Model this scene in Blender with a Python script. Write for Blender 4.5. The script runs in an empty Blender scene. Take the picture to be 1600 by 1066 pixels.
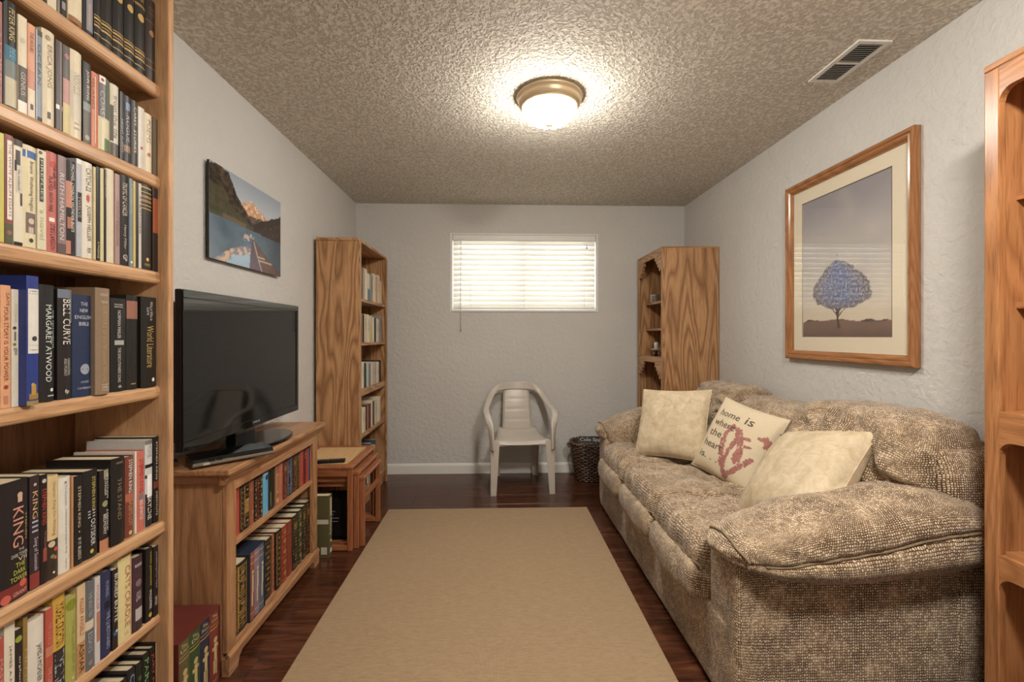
import bpy, bmesh, math, random
from mathutils import Vector, Matrix, noise, Euler

# ------------------------------------------------------------------ camera, world, lights, exposure
scene = bpy.context.scene
C = scene.collection
CAM_H = 1.246
YAW = math.radians(1.9)
FPX, CXP, CYP = 711.1, 800.0, 525.0
cam_d = bpy.data.cameras.new('camera'); cam = bpy.data.objects.new('camera', cam_d); C.objects.link(cam)
cam_d.lens = 16.0; cam_d.sensor_width = 36.0; cam_d.clip_start = 0.05
cam_d.shift_y = -8/1600
cam.location = (0, 0, CAM_H); cam.rotation_euler = (math.pi/2, 0, -YAW)
scene.camera = cam
world = bpy.data.worlds.new('world'); scene.world = world; world.use_nodes = True
bgn = world.node_tree.nodes['Background']; bgn.inputs[0].default_value = (0.93, 0.97, 1.0, 1); bgn.inputs[1].default_value = 1.9
scene.view_settings.view_transform = 'Standard'; scene.view_settings.look = 'None'
scene.view_settings.exposure = 1.98; scene.view_settings.gamma = 1.0
scene.view_settings.use_curve_mapping = False
LAMP_STRENGTH = 31.0
LAMP2_STRENGTH = 72.0

# ------------------------------------------------------------------ pixel helpers (1600 x 1066 frame)
_s, _c = math.sin(YAW), math.cos(YAW)
def ray(px, py):
    u = (px-CXP)/FPX; v = (CYP-py)/FPX
    return (u*_c+_s, _c-u*_s, v)
def onX(px, py, X):
    d = ray(px, py); t = X/d[0]; return Vector((X, d[1]*t, CAM_H+d[2]*t))

# ------------------------------------------------------------------ materials
def lin(c):
    c = c/255.0
    return c/12.92 if c <= 0.04045 else ((c+0.055)/1.055)**2.4
def rgb(*c): return (lin(c[0]), lin(c[1]), lin(c[2]), 1.0)
class NT:
    def __init__(s, m): s.t = m.node_tree; s.n = s.t.nodes; s.b = s.n['Principled BSDF']
    def add(s, t, **kw):
        n = s.n.new(t)
        for k, v in kw.items(): setattr(n, k, v)
        return n
    def link(s, a, b): s.t.links.new(a, b)
def newmat(name, color=(0.5,0.5,0.5,1), rough=0.5, metal=0.0, spec=0.5):
    m = bpy.data.materials.new(name); m.use_nodes = True
    b = m.node_tree.nodes['Principled BSDF']
    b.inputs['Base Color'].default_value = color; b.inputs['Roughness'].default_value = rough
    b.inputs['Metallic'].default_value = metal; b.inputs['Specular IOR Level'].default_value = spec
    return m
def ramp(nt, stops):
    r = nt.add('ShaderNodeValToRGB'); e = r.color_ramp.elements
    while len(e) < len(stops): e.new(0.5)
    for k, (p, c) in enumerate(stops): e[k].position = p; e[k].color = c
    return r
def coords(nt, scale=(1,1,1), rnd=False, src='Object'):
    tc = nt.add('ShaderNodeTexCoord'); mp = nt.add('ShaderNodeMapping'); mp.inputs['Scale'].default_value = scale
    o = tc.outputs[src]
    if rnd:
        oi = nt.add('ShaderNodeObjectInfo'); ml = nt.add('ShaderNodeVectorMath', operation='SCALE')
        ml.inputs[0].default_value = (7.3, 5.1, 9.7); nt.link(oi.outputs['Random'], ml.inputs['Scale'])
        ad = nt.add('ShaderNodeVectorMath', operation='ADD'); nt.link(o, ad.inputs[0]); nt.link(ml.outputs[0], ad.inputs[1]); o = ad.outputs[0]
    nt.link(o, mp.inputs[0]); return mp.outputs[0]
def noise_n(nt, vec, scale, detail=4, rough=0.55, dist=0.0):
    n = nt.add('ShaderNodeTexNoise'); n.inputs['Scale'].default_value = scale; n.inputs['Detail'].default_value = detail
    n.inputs['Roughness'].default_value = rough; n.inputs['Distortion'].default_value = dist; nt.link(vec, n.inputs['Vector']); return n
def mixc(nt, a, b, fac, mode='MIX'):
    m = nt.add('ShaderNodeMix', data_type='RGBA', blend_type=mode)
    for sock, v in ((m.inputs[6], a), (m.inputs[7], b), (m.inputs[0], fac)):
        if hasattr(v, 'is_output'): nt.link(v, sock)
        else: sock.default_value = v
    return m.outputs[2]
def bump(nt, h, strength, dist):
    b = nt.add('ShaderNodeBump'); b.inputs['Strength'].default_value = strength; b.inputs['Distance'].default_value = dist
    nt.link(h, b.inputs['Height']); nt.link(b.outputs[0], nt.b.inputs['Normal']); return b

_w = {}
def wood(tone, axis):
    """oak: tone = (light, dark) sRGB triples, axis = grain direction"""
    key = (tone, axis)
    if key in _w: return _w[key]
    light, dark, gloss = TONES[tone]
    m = newmat('wood_%s_%s' % (tone, axis), rgb(*light), gloss); nt = NT(m)
    st = {'x': (0.13,1,1), 'y': (1,0.13,1), 'z': (1,1,0.13)}[axis]
    v = coords(nt, st, rnd=True)
    n0 = noise_n(nt, v, 4.2, 2, 0.45, 0.15)
    mul = nt.add('ShaderNodeMath', operation='MULTIPLY'); nt.link(n0.outputs[0], mul.inputs[0]); mul.inputs[1].default_value = 44.0
    fr = nt.add('ShaderNodeMath', operation='PINGPONG'); nt.link(mul.outputs[0], fr.inputs[0]); fr.inputs[1].default_value = 1.0
    rings = ramp(nt, [(0.0, (0,0,0,1)), (0.35, (0.12,0.12,0.12,1)), (1.0, (1,1,1,1))]); nt.link(fr.outputs[0], rings.inputs[0])
    v2 = coords(nt, tuple(q*(0.35 if q < 1 else 1) for q in st), rnd=True)
    n1 = noise_n(nt, v2, 60, 5, 0.65)
    r1 = ramp(nt, [(0.35, (0,0,0,1)), (0.7, (1,1,1,1))]); nt.link(n1.outputs[0], r1.inputs[0])
    n2 = noise_n(nt, v2, 260, 2, 0.5)
    r2 = ramp(nt, [(0.52, (0,0,0,1)), (0.66, (1,1,1,1))]); nt.link(n2.outputs[0], r2.inputs[0])
    rs = nt.add('ShaderNodeMath', operation='MULTIPLY'); nt.link(rings.outputs[0], rs.inputs[0]); rs.inputs[1].default_value = {'back': 0.95, 'stand': 0.65, 'right': 0.55, 'case': 0.5, 'nest': 0.45, 'frame': 0.45}.get(tone, 0.5)
    c = mixc(nt, rgb(*light), rgb(*dark), rs.outputs[0])
    lm = nt.add('ShaderNodeMath', operation='MULTIPLY'); nt.link(r1.outputs[0], lm.inputs[0]); lm.inputs[1].default_value = 0.30
    c = mixc(nt, c, rgb(*dark), lm.outputs[0])
    pm = nt.add('ShaderNodeMath', operation='MULTIPLY'); nt.link(r2.outputs[0], pm.inputs[0]); pm.inputs[1].default_value = 0.35
    c = mixc(nt, c, rgb(*[int(t*0.6) for t in dark]), pm.outputs[0])
    nt.link(c, nt.b.inputs['Base Color'])
    bump(nt, n1.outputs[0], 0.08, 0.002)
    _w[key] = m; return m
TONES = {'case':  ((203,161,120), (166,121,83), 0.38),
         'back':  ((190,146,102), (134, 92, 58), 0.40),
         'stand': ((184,138, 98), (133, 88, 56), 0.36),
         'nest':  ((166,106, 70), (118, 66, 40), 0.30),
         'nesttop': ((214,180,132), (188,148,100), 0.32),
         'frame': ((168,116, 74), (112, 70, 40), 0.22),
         'right': ((186,130, 84), (130, 80, 46), 0.30),
         'inner': ((132, 92, 58), (98, 64, 40), 0.55)}
_p = {}
def plain(c, rough=0.5, metal=0.0, var=0.10, name=None):
    """painted / printed / cloth surface: one colour with faint wear"""
    key = (c, rough, metal, var)
    if key in _p: return _p[key]
    m = newmat(name or 'colour_%d_%d_%d' % c, rgb(*c), rough, metal); nt = NT(m)
    v = coords(nt, (1,1,1), rnd=True)
    n = noise_n(nt, v, 45, 4, 0.6)
    r = ramp(nt, [(0.3, (1-var,)*3+(1,)), (0.7, (1,1,1,1))]); nt.link(n.outputs[0], r.inputs[0])
    nt.link(mixc(nt, rgb(*c), r.outputs[0], 1.0, 'MULTIPLY'), nt.b.inputs['Base Color'])
    _p[key] = m; return m

def wall_mat(name, c, scale, strength, dist):
    m = newmat(name, rgb(*c), 0.85, 0, 0.25); nt = NT(m); v = coords(nt)
    n = noise_n(nt, v, scale, 5, 0.55, 0.4)
    r = ramp(nt, [(0.42, (0,0,0,1)), (0.62, (1,1,1,1))]); nt.link(n.outputs[0], r.inputs[0])
    bump(nt, r.outputs[0], strength, dist)
    n2 = noise_n(nt, v, 1.7, 3)
    r2 = ramp(nt, [(0.3, (0.95,0.95,0.95,1)), (0.7, (1,1,1,1))]); nt.link(n2.outputs[0], r2.inputs[0])
    nt.link(mixc(nt, rgb(*c), r2.outputs[0], 1.0, 'MULTIPLY'), nt.b.inputs['Base Color'])
    return m
M_WALL = wall_mat('wall_paint', (202,199,194), 28, 0.35, 0.006)
M_CEIL = newmat('ceiling_texture', rgb(186,177,160), 0.8, 0, 0.3)
nt = NT(M_CEIL); v = coords(nt)
n = noise_n(nt, v, 62, 3, 0.55, 0.5); r = ramp(nt, [(0.40, (0,0,0,1)), (0.60, (1,1,1,1))]); nt.link(n.outputs[0], r.inputs[0])
bump(nt, r.outputs[0], 0.75, 0.010)
nt.link(mixc(nt, rgb(202,194,180), rgb(238,231,218), r.outputs[0]), nt.b.inputs['Base Color'])
M_WHITE = plain((226,224,218), 0.45, 0, 0.03, 'white_paint')
M_FLOOR = newmat('laminate', rgb(84,44,28), 0.22, 0, 0.5)
nt = NT(M_FLOOR); v = coords(nt, (0.12,1,1), rnd=True)
n = noise_n(nt, v, 30, 6, 0.6, 0.8); r = ramp(nt, [(0.28, rgb(46,24,15)), (0.5, rgb(80,45,29)), (0.75, rgb(112,68,45))]); nt.link(n.outputs[0], r.inputs[0])
oi = nt.add('ShaderNodeObjectInfo'); r2 = ramp(nt, [(0, (0.78,0.78,0.78,1)), (1, (1.0,1.0,1.0,1))]); nt.link(oi.outputs['Random'], r2.inputs[0])
nt.link(mixc(nt, r.outputs[0], r2.outputs[0], 1.0, 'MULTIPLY'), nt.b.inputs['Base Color']); bump(nt, n.outputs[0], 0.06, 0.002)
M_GAP = plain((30,16,11), 0.6, 0, 0.1, 'floor_joint')
M_RUG = newmat('sisal_weave', rgb(176,148,112), 0.95, 0, 0.1)
nt = NT(M_RUG); v = coords(nt, (220,120,120)); 
wv = nt.add('ShaderNodeTexWave', wave_type='BANDS', bands_direction='X'); wv.inputs['Scale'].default_value = 0.5; wv.inputs['Distortion'].default_value = 2.5; wv.inputs['Detail'].default_value = 2; nt.link(v, wv.inputs['Vector'])
n = noise_n(nt, coords(nt, (60,420,100)), 1.0, 3, 0.6); n3 = noise_n(nt, coords(nt, (26,190,26)), 1.0, 4, 0.7)
h = nt.add('ShaderNodeMath', operation='ADD'); nt.link(wv.outputs[1], h.inputs[0]); nt.link(n.outputs[0], h.inputs[1])
r = ramp(nt, [(0.35, rgb(132,108,83)), (0.95, rgb(182,156,124))]); nt.link(h.outputs[0], r.inputs[0])
r3 = ramp(nt, [(0.3, (0.78,0.77,0.76,1)), (0.62, (1,1,1,1))]); nt.link(n3.outputs[0], r3.inputs[0])
nt.link(mixc(nt, r.outputs[0], r3.outputs[0], 1.0, 'MULTIPLY'), nt.b.inputs['Base Color']); bump(nt, h.outputs[0], 0.5, 0.003)
# sofa chenille: small light blocks over dark ground
M_SOFA = newmat('chenille', rgb(150,130,102), 0.9, 0, 0.15)
nt = NT(M_SOFA)
vo = nt.add('ShaderNodeTexVoronoi', feature='DISTANCE_TO_EDGE', voronoi_dimensions='2D'); vo.inputs['Scale'].default_value = 1.0; vo.inputs['Randomness'].default_value = 0.50
uvc = coords(nt, (150,126,1), src='UV'); nt.link(uvc, vo.inputs['Vector'])
vc = nt.add('ShaderNodeTexVoronoi', feature='F1', voronoi_dimensions='2D'); vc.inputs['Scale'].default_value = 1.0; vc.inputs['Randomness'].default_value = 0.50; nt.link(uvc, vc.inputs['Vector'])
n = noise_n(nt, coords(nt), 13, 5, 0.65); nm = nt.add('ShaderNodeMapRange'); nt.link(n.outputs[0], nm.inputs[0]); nm.inputs[1].default_value = 0.3; nm.inputs[2].default_value = 0.7; nm.inputs[3].default_value = 0.02; nm.inputs[4].default_value = 0.19
cmp_ = nt.add('ShaderNodeMath', operation='SUBTRACT'); nt.link(vo.outputs[0], cmp_.inputs[0]); nt.link(nm.outputs[0], cmp_.inputs[1])
mr = nt.add('ShaderNodeMapRange'); nt.link(cmp_.outputs[0], mr.inputs[0]); mr.inputs[1].default_value = -0.03; mr.inputs[2].default_value = 0.10
sep = nt.add('ShaderNodeSeparateColor'); nt.link(vc.outputs['Color'], sep.inputs[0])
lt = ramp(nt, [(0.0, rgb(160,134,104)), (0.5, rgb(198,173,142)), (1.0, rgb(230,208,178))]); nt.link(sep.outputs[0], lt.inputs[0])
nt.link(mixc(nt, rgb(68,48,33), lt.outputs[0], mr.outputs[0]), nt.b.inputs['Base Color']); bump(nt, mr.outputs[0], 0.5, 0.003)
nt.b.inputs['Sheen Weight'].default_value = 0.25
M_WELT = plain((150,130,102), 0.9, 0, 0.45, 'welt_cord')
M_PILLOW = newmat('faux_suede', rgb(206,188,156), 0.85, 0, 0.2)
nt = NT(M_PILLOW); n = noise_n(nt, coords(nt), 22, 5, 0.65, 0.6); r = ramp(nt, [(0.35, rgb(184,165,134)), (0.68, rgb(210,194,167))]); nt.link(n.outputs[0], r.inputs[0]); nt.link(r.outputs[0], nt.b.inputs['Base Color'])
n = noise_n(nt, coords(nt), 400, 2); bump(nt, n.outputs[0], 0.15, 0.001)
M_LINEN = newmat('linen', rgb(208,192,164), 0.9, 0, 0.2)
nt = NT(M_LINEN); n = noise_n(nt, coords(nt, (500,500,500)), 1.0, 2); r = ramp(nt, [(0.3, rgb(198,181,151)), (0.7, rgb(218,203,177))]); nt.link(n.outputs[0], r.inputs[0]); nt.link(r.outputs[0], nt.b.inputs['Base Color']); bump(nt, n.outputs[0], 0.2, 0.001)
M_PLASTIC = plain((190,181,169), 0.30, 0, 0.03, 'taupe_plastic')
M_BLACK = plain((16,16,17), 0.30, 0, 0.05, 'black_plastic')
M_GLOSSBLACK = newmat('piano_black', rgb(10,10,11), 0.06, 0, 0.6)
M_SCREEN = newmat('dark_screen', rgb(9,9,10), 0.05, 0, 0.6)
M_METAL = newmat('brushed_brass_nickel', rgb(206,184,150), 0.38, 0.45)
M_DARK = plain((28,24,22), 0.6, 0, 0.1, 'dark_recess')
M_GREYPLASTIC = plain((122,116,106), 0.4, 0, 0.05, 'grey_plastic')
M_PAGES = newmat('page_edges', rgb(214,196,162), 0.9, 0, 0.1)
nt = NT(M_PAGES); n = noise_n(nt, coords(nt, (30,900,30), rnd=True), 1.0, 2); r = ramp(nt, [(0.3, rgb(190,170,134)), (0.7, rgb(226,212,184))]); nt.link(n.outputs[0], r.inputs[0]); nt.link(r.outputs[0], nt.b.inputs['Base Color'])
M_GILT = newmat('gilt', rgb(196,160,92), 0.4, 0.55)
M_WICKER = newmat('dark_wicker', rgb(58,40,30), 0.32, 0, 0.5)
nt = NT(M_WICKER); n = noise_n(nt, coords(nt), 90, 3); r = ramp(nt, [(0.35, rgb(36,24,17)), (0.7, rgb(124,92,70))]); nt.link(n.outputs[0], r.inputs[0]); nt.link(r.outputs[0], nt.b.inputs['Base Color'])  # paler noise tones put highlights on the strands into the colour
def glass_mat(name, rough=0.0):
    m = bpy.data.materials.new(name); m.use_nodes = True; t = m.node_tree; t.nodes.clear()
    o = t.nodes.new('ShaderNodeOutputMaterial'); mx = t.nodes.new('ShaderNodeMixShader'); lw = t.nodes.new('ShaderNodeLayerWeight'); lw.inputs[0].default_value = 0.5; pw = t.nodes.new('ShaderNodeMath'); pw.operation = 'POWER'; pw.inputs[1].default_value = 5.0; t.links.new(lw.outputs['Facing'], pw.inputs[0]); fr = t.nodes.new('ShaderNodeMath'); fr.operation = 'MULTIPLY_ADD'; fr.inputs[1].default_value = 0.96; fr.inputs[2].default_value = 0.04; t.links.new(pw.outputs[0], fr.inputs[0])
    tr = t.nodes.new('ShaderNodeBsdfTransparent'); gl = t.nodes.new('ShaderNodeBsdfGlossy'); gl.inputs['Roughness'].default_value = rough
    t.links.new(fr.outputs[0], mx.inputs[0]); t.links.new(tr.outputs[0], mx.inputs[1]); t.links.new(gl.outputs[0], mx.inputs[2]); t.links.new(mx.outputs[0], o.inputs[0]); return m
M_GLASS = glass_mat('clear_glass', 0.02)
M_BLIND = bpy.data.materials.new('blind_slat'); M_BLIND.use_nodes = True
nt = NT(M_BLIND); nt.b.inputs['Base Color'].default_value = rgb(236,233,226); nt.b.inputs['Roughness'].default_value = 0.45
trn = nt.add('ShaderNodeBsdfTranslucent'); trn.inputs[0].default_value = rgb(240,236,226); mx = nt.add('ShaderNodeMixShader'); mx.inputs[0].default_value = 0.35
out = [q for q in nt.n if q.type == 'OUTPUT_MATERIAL'][0]
nt.link(nt.b.outputs[0], mx.inputs[1]); nt.link(trn.outputs[0], mx.inputs[2]); nt.link(mx.outputs[0], out.inputs[0])
def attr_mat(name, rough):
    m = newmat(name, (1,1,1,1), rough); nt = NT(m); a = nt.add('ShaderNodeAttribute', attribute_name='Col'); nt.link(a.outputs['Color'], nt.b.inputs['Base Color']); return m
M_PRINT = attr_mat('printed_picture', 0.25)
M_PRINTMAT = attr_mat('printed_paper', 0.6)

# ------------------------------------------------------------------ object helpers
def empty(name, loc=(0,0,0), rot=(0,0,0), label=None, cat=None, group=None, kind=None):
    o = bpy.data.objects.new(name, None); C.objects.link(o); o.location = loc; o.rotation_euler = rot; o.empty_display_size = 0.05
    return tag(o, label, cat, group, kind)
def tag(o, label=None, cat=None, group=None, kind=None):
    if label: o['label'] = label
    if cat: o['category'] = cat
    if group: o['group'] = group
    if kind: o['kind'] = kind
    return o
def origin_of(p):
    v = Vector((0,0,0))
    while p is not None: v += Vector(p.location); p = p.parent
    return v
def link_mesh(name, me, mat, parent=None, smooth=False, local=False):
    """mesh built in world coordinates (local=True: already in the parent's space)"""
    if mat is not None: me.materials.append(mat)
    o = bpy.data.objects.new(name, me); C.objects.link(o)
    if parent is not None:
        if not local: me.transform(Matrix.Translation(-origin_of(parent)))
        o.parent = parent
    if smooth:
        for p in me.polygons: p.use_smooth = True
    return o
def from_py(name, verts, faces, mat, parent=None, smooth=False, local=False):
    me = bpy.data.meshes.new(name); me.from_pydata([tuple(v) for v in verts], [], faces); me.update()
    return link_mesh(name, me, mat, parent, smooth, local)
def bm_obj(name, bm, mat, parent=None, smooth=False, local=False):
    me = bpy.data.meshes.new(name); bm.to_mesh(me); bm.free(); return link_mesh(name, me, mat, parent, smooth, local)
def add_box(bm, x0, x1, y0, y1, z0, z1, bev=0.0, seg=1):
    b2 = bmesh.new() if bev else bm
    vs = [b2.verts.new((x, y, z)) for z in (z0, z1) for y in (y0, y1) for x in (x0, x1)]
    for f in ((0,2,3,1), (4,5,7,6), (0,1,5,4), (2,6,7,3), (0,4,6,2), (1,3,7,5)): b2.faces.new([vs[i] for i in f])
    if bev:
        bmesh.ops.bevel(b2, geom=b2.edges[:], offset=bev, segments=seg, affect='EDGES', profile=0.5)
        tmp = bpy.data.meshes.new('tmp'); b2.to_mesh(tmp); b2.free(); bm.from_mesh(tmp); bpy.data.meshes.remove(tmp)
def box(name, x0, x1, y0, y1, z0, z1, mat, parent=None, bev=0.0, seg=1, local=False):
    bm = bmesh.new(); add_box(bm, x0, x1, y0, y1, z0, z1, bev, seg); return bm_obj(name, bm, mat, parent, False, local)
def boxes(name, lst, mat, parent=None, bev=0.0, local=False):
    bm = bmesh.new()
    for b in lst: add_box(bm, *b, bev=bev)
    return bm_obj(name, bm, mat, parent, False, local)
def prism(name, pts, axis, a0, a1, mat, parent=None, local=False, bev=0.0, smooth=False):
    """polygon pts in the plane normal to axis, extruded a0..a1. axis x: pts=(y,z); y: (x,z); z: (x,y)"""
    def P(p, a): return {'x': (a, p[0], p[1]), 'y': (p[0], a, p[1]), 'z': (p[0], p[1], a)}[axis]
    bm = bmesh.new(); n = len(pts)
    A = [bm.verts.new(P(p, a0)) for p in pts]; B = [bm.verts.new(P(p, a1)) for p in pts]
    bm.faces.new(A); bm.faces.new(B[::-1])
    for i in range(n): bm.faces.new((A[i], A[(i+1) % n], B[(i+1) % n], B[i]))
    bmesh.ops.recalc_face_normals(bm, faces=bm.faces[:])
    if bev: bmesh.ops.bevel(bm, geom=bm.edges[:], offset=bev, segments=1, affect='EDGES')
    return bm_obj(name, bm, mat, parent, smooth, local)
def lathe(name, prof, cx, cy, mat, parent=None, n=40, local=False, smooth=True, ribs=None):
    vs, fs = [], []; m = len(prof)
    for i in range(n):
        a = 2*math.pi*i/n
        for (r_, z) in prof:
            rr = r_*(1+(ribs[1]*math.cos(ribs[0]*a) if ribs and r_ > 0.02 else 0)); vs.append((cx+rr*math.cos(a), cy+rr*math.sin(a), z))
    for i in range(n):
        j = (i+1) % n
        for k in range(m-1): fs.append((i*m+k, j*m+k, j*m+k+1, i*m+k+1))
    return from_py(name, vs, fs, mat, parent, smooth, local)
def tube_into(vs, fs, path, rad, n=8, flat=1.0, up=None):
    """append a capped tube along path; rad number or list"""
    base = len(vs); L = len(path); path = [Vector(p) for p in path]
    prev = None
    for i in range(L):
        d = (path[min(i+1, L-1)]-path[max(i-1, 0)]).normalized()
        ref = Vector(up) if up else (Vector((0,0,1)) if abs(d.z) < 0.9 else Vector((1,0,0)))
        if prev is not None and not up: ref = prev
        a = ref-d*ref.dot(d); a.normalize(); b = d.cross(a); prev = a
        r_ = rad[i] if isinstance(rad, (list, tuple)) else rad
        for k in range(n):
            t = 2*math.pi*k/n; vs.append(path[i]+a*(r_*flat*math.cos(t))+b*(r_*math.sin(t)))
    for i in range(L-1):
        for k in range(n):
            k2 = (k+1) % n; fs.append((base+i*n+k, base+i*n+k2, base+(i+1)*n+k2, base+(i+1)*n+k))
    fs.append(tuple(base+k for k in range(n))[::-1]); fs.append(tuple(base+(L-1)*n+k for k in range(n)))
def tube(name, path, rad, mat, parent=None, n=8, local=False, flat=1.0, up=None):
    vs, fs = [], []; tube_into(vs, fs, path, rad, n, flat, up); return from_py(name, vs, fs, mat, parent, True, local)
def smoothpath(pts, n=6):
    """Catmull-Rom through pts"""
    pts = [Vector(p) for p in pts]; out_ = []
    for i in range(len(pts)-1):
        p0 = pts[max(i-1, 0)]; p1 = pts[i]; p2 = pts[i+1]; p3 = pts[min(i+2, len(pts)-1)]
        for k in range(n):
            t = k/n; out_.append(0.5*((2*p1)+(p2-p0)*t+(2*p0-5*p1+4*p2-p3)*t*t+(3*p1-p0-3*p2+p3)*t**3))
    out_.append(pts[-1]); return out_
_tc = {}
def text_geo(s):
    if s not in _tc:
        cu = bpy.data.curves.new('lettering', 'FONT'); cu.body = s; cu.resolution_u = 2; cu.align_x = 'LEFT'
        ob = bpy.data.objects.new('lettering_tmp', cu); C.objects.link(ob)
        bpy.context.view_layer.update()
        me = bpy.data.meshes.new_from_object(ob.evaluated_get(bpy.context.evaluated_depsgraph_get()))
        V = [(v.co.x, v.co.y) for v in me.vertices]; Fc = [tuple(p.vertices) for p in me.polygons]
        bpy.data.meshes.remove(me); bpy.data.objects.remove(ob); bpy.data.curves.remove(cu)
        x0 = min(v[0] for v in V); x1 = max(v[0] for v in V); y0 = min(v[1] for v in V); y1 = max(v[1] for v in V)
        _tc[s] = ([((v[0]-x0)/(x1-x0), (v[1]-y0)/max(1e-6, y1-y0)) for v in V], Fc, (x1-x0)/max(1e-6, y1-y0))
    return _tc[s]
def paint_grid(name, fn, nu, nv, place, mat, parent=None):
    """flat printed sheet: colours from fn(u,v) stored per vertex, place(u,v)->world point"""
    vs = [place(i/nu, j/nv) for j in range(nv+1) for i in range(nu+1)]
    fs = [(j*(nu+1)+i, j*(nu+1)+i+1, (j+1)*(nu+1)+i+1, (j+1)*(nu+1)+i) for j in range(nv) for i in range(nu)]
    o = from_py(name, vs, fs, mat, parent)
    at = o.data.color_attributes.new('Col', 'FLOAT_COLOR', 'POINT')
    buf = []
    for j in range(nv+1):
        for i in range(nu+1):
            c = fn(i/nu, j/nv); buf += [lin(c[0]), lin(c[1]), lin(c[2]), 1.0]
    at.data.foreach_set('color', buf); return o
def lerp(a, b, t):
    t = max(0.0, min(1.0, t)); return tuple(x+(y-x)*t for x, y in zip(a, b))
def fbm(x, y, z=0.0, o=4):
    return noise.fractal(Vector((x, y, z)), 1.0, 2.0, o)
# ================================================================== THE ROOM
LW, RW, BW, FW, CEIL = -1.268, 1.727, 4.14, -1.3, 2.44
box('wall_left', LW-0.12, LW, FW-0.12, BW+0.16, 0, CEIL, M_WALL)['kind'] = 'structure'
box('wall_right', RW, RW+0.12, FW-0.12, BW+0.16, 0, CEIL, M_WALL)['kind'] = 'structure'
box('wall_front', LW, RW, FW-0.12, FW, 0, CEIL, M_WALL)['kind'] = 'structure'
WX0, WX1, WZ0, WZ1 = -0.424, 0.927, 1.465, 2.177
boxes('wall_back', [(LW, WX0, BW, BW+0.16, 0, CEIL), (WX1, RW, BW, BW+0.16, 0, CEIL), (WX0, WX1, BW, BW+0.16, 0, WZ0), (WX0, WX1, BW, BW+0.16, WZ1, CEIL)], M_WALL)['kind'] = 'structure'
box('ceiling', LW-0.12, RW+0.12, FW-0.12, BW+0.16, CEIL, CEIL+0.1, M_CEIL)['kind'] = 'structure'
floor = box('floor', LW, RW, FW, BW, -0.10, -0.004, M_GAP); floor['kind'] = 'structure'
rng = random.Random(4)
PW = 0.192; row = 0; y = BW
_pm = {}
while y > FW+0.01:
    y0 = max(FW, y-PW); x = LW; first = True
    while x < RW-0.001:
        L = 1.21 if not first else (0.35+0.29*((row*3) % 4)-0.02*(row % 3)); first = False
        x1 = min(RW, x+L)
        if RW-x1 < 0.08: x1 = RW
        key = (round(x1-x, 3), round(y-y0, 3))
        if key not in _pm:
            bm = bmesh.new(); w, d = (x1-x)/2-0.0006, (y-y0)/2-0.0006
            add_box(bm, -w, w, -d, d, -0.004, 0.0, bev=0.0009); me = bpy.data.meshes.new('plank'); bm.to_mesh(me); bm.free(); me.materials.append(M_FLOOR); _pm[key] = me
        o = bpy.data.objects.new('plank', _pm[key]); C.objects.link(o); o.parent = floor; o.location = ((x+x1)/2, (y+y0)/2, 0.0)
        x = x1
    y = y0; row += 1
def baseboard(name, x0, x1, y0, y1, dirn):
    prof = [(0, 0), (0.014, 0), (0.014, 0.072), (0.010, 0.084), (0.004, 0.092), (0, 0.092)]
    if dirn == 'back': o = prism(name, [(y1-a, z) for a, z in prof], 'x', x0, x1, M_WHITE)
    elif dirn == 'left': o = prism(name, [(x0+a, z) for a, z in prof], 'y', y0, y1, M_WHITE)
    else: o = prism(name, [(x1-a, z) for a, z in prof], 'y', y0, y1, M_WHITE)
    o['kind'] = 'structure'
baseboard('baseboard_back', LW+0.014, RW-0.014, 0, BW, 'back'); baseboard('baseboard_left', LW, 0, FW, BW, 'left'); baseboard('baseboard_right', 0, RW, FW, BW, 'right')

# ---- window and blind
win = empty('window_1', (0.2515, BW+0.08, WZ0), kind='structure')
boxes('window_liner', [(WX0, WX0+0.020, BW-0.004, BW+0.155, WZ0, WZ1), (WX1-0.020, WX1, BW-0.004, BW+0.155, WZ0, WZ1), (WX0+0.020, WX1-0.020, BW-0.004, BW+0.155, WZ1-0.012, WZ1), (WX0+0.020, WX1-0.020, BW-0.010, BW+0.155, WZ0, WZ0+0.018)], M_WHITE, win, bev=0.001)
xm = 0.235
for a, b in ((WX0+0.020, xm+0.02), (xm-0.02, WX1-0.020)):
    yy = BW+0.105 if a < 0 else BW+0.130
    sash = boxes('window_sash', [(a, a+0.04, yy, yy+0.022, WZ0+0.018, WZ1-0.012), (b-0.04, b, yy, yy+0.022, WZ0+0.018, WZ1-0.012), (a+0.04, b-0.04, yy, yy+0.022, WZ1-0.052, WZ1-0.012), (a+0.04, b-0.04, yy, yy+0.022, WZ0+0.018, WZ0+0.058)], M_WHITE, win)
    box('pane', a+0.04, b-0.04, yy+0.009, yy+0.012, WZ0+0.058, WZ1-0.052, M_GLASS, sash)
bl = empty('window_blind', (0.2515, BW+0.03, WZ0+0.02), label='white horizontal slat blind lowered inside the basement window', cat='blind')
bx0, bx1 = WX0+0.026, WX1-0.026
box('headrail', bx0-0.003, bx1+0.003, BW-0.002, BW+0.058, WZ1-0.062, WZ1-0.013, M_WHITE, bl, bev=0.003)
sl_pts = []
for k in range(7):
    t = (k-3)/3.0; sl_pts.append((t*0.0255, 0.0028*(1-t*t)))
ang = math.radians(67)
sp = [(a*math.cos(ang)-b*math.sin(ang), a*math.sin(ang)+b*math.cos(ang)) for a, b in sl_pts]
sp2 = [(a*math.cos(ang)-(b-0.0022)*math.sin(ang), a*math.sin(ang)+(b-0.0022)*math.cos(ang)) for a, b in sl_pts][::-1]
slat_me = None
z = WZ1-0.082; nsl = 0
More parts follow.
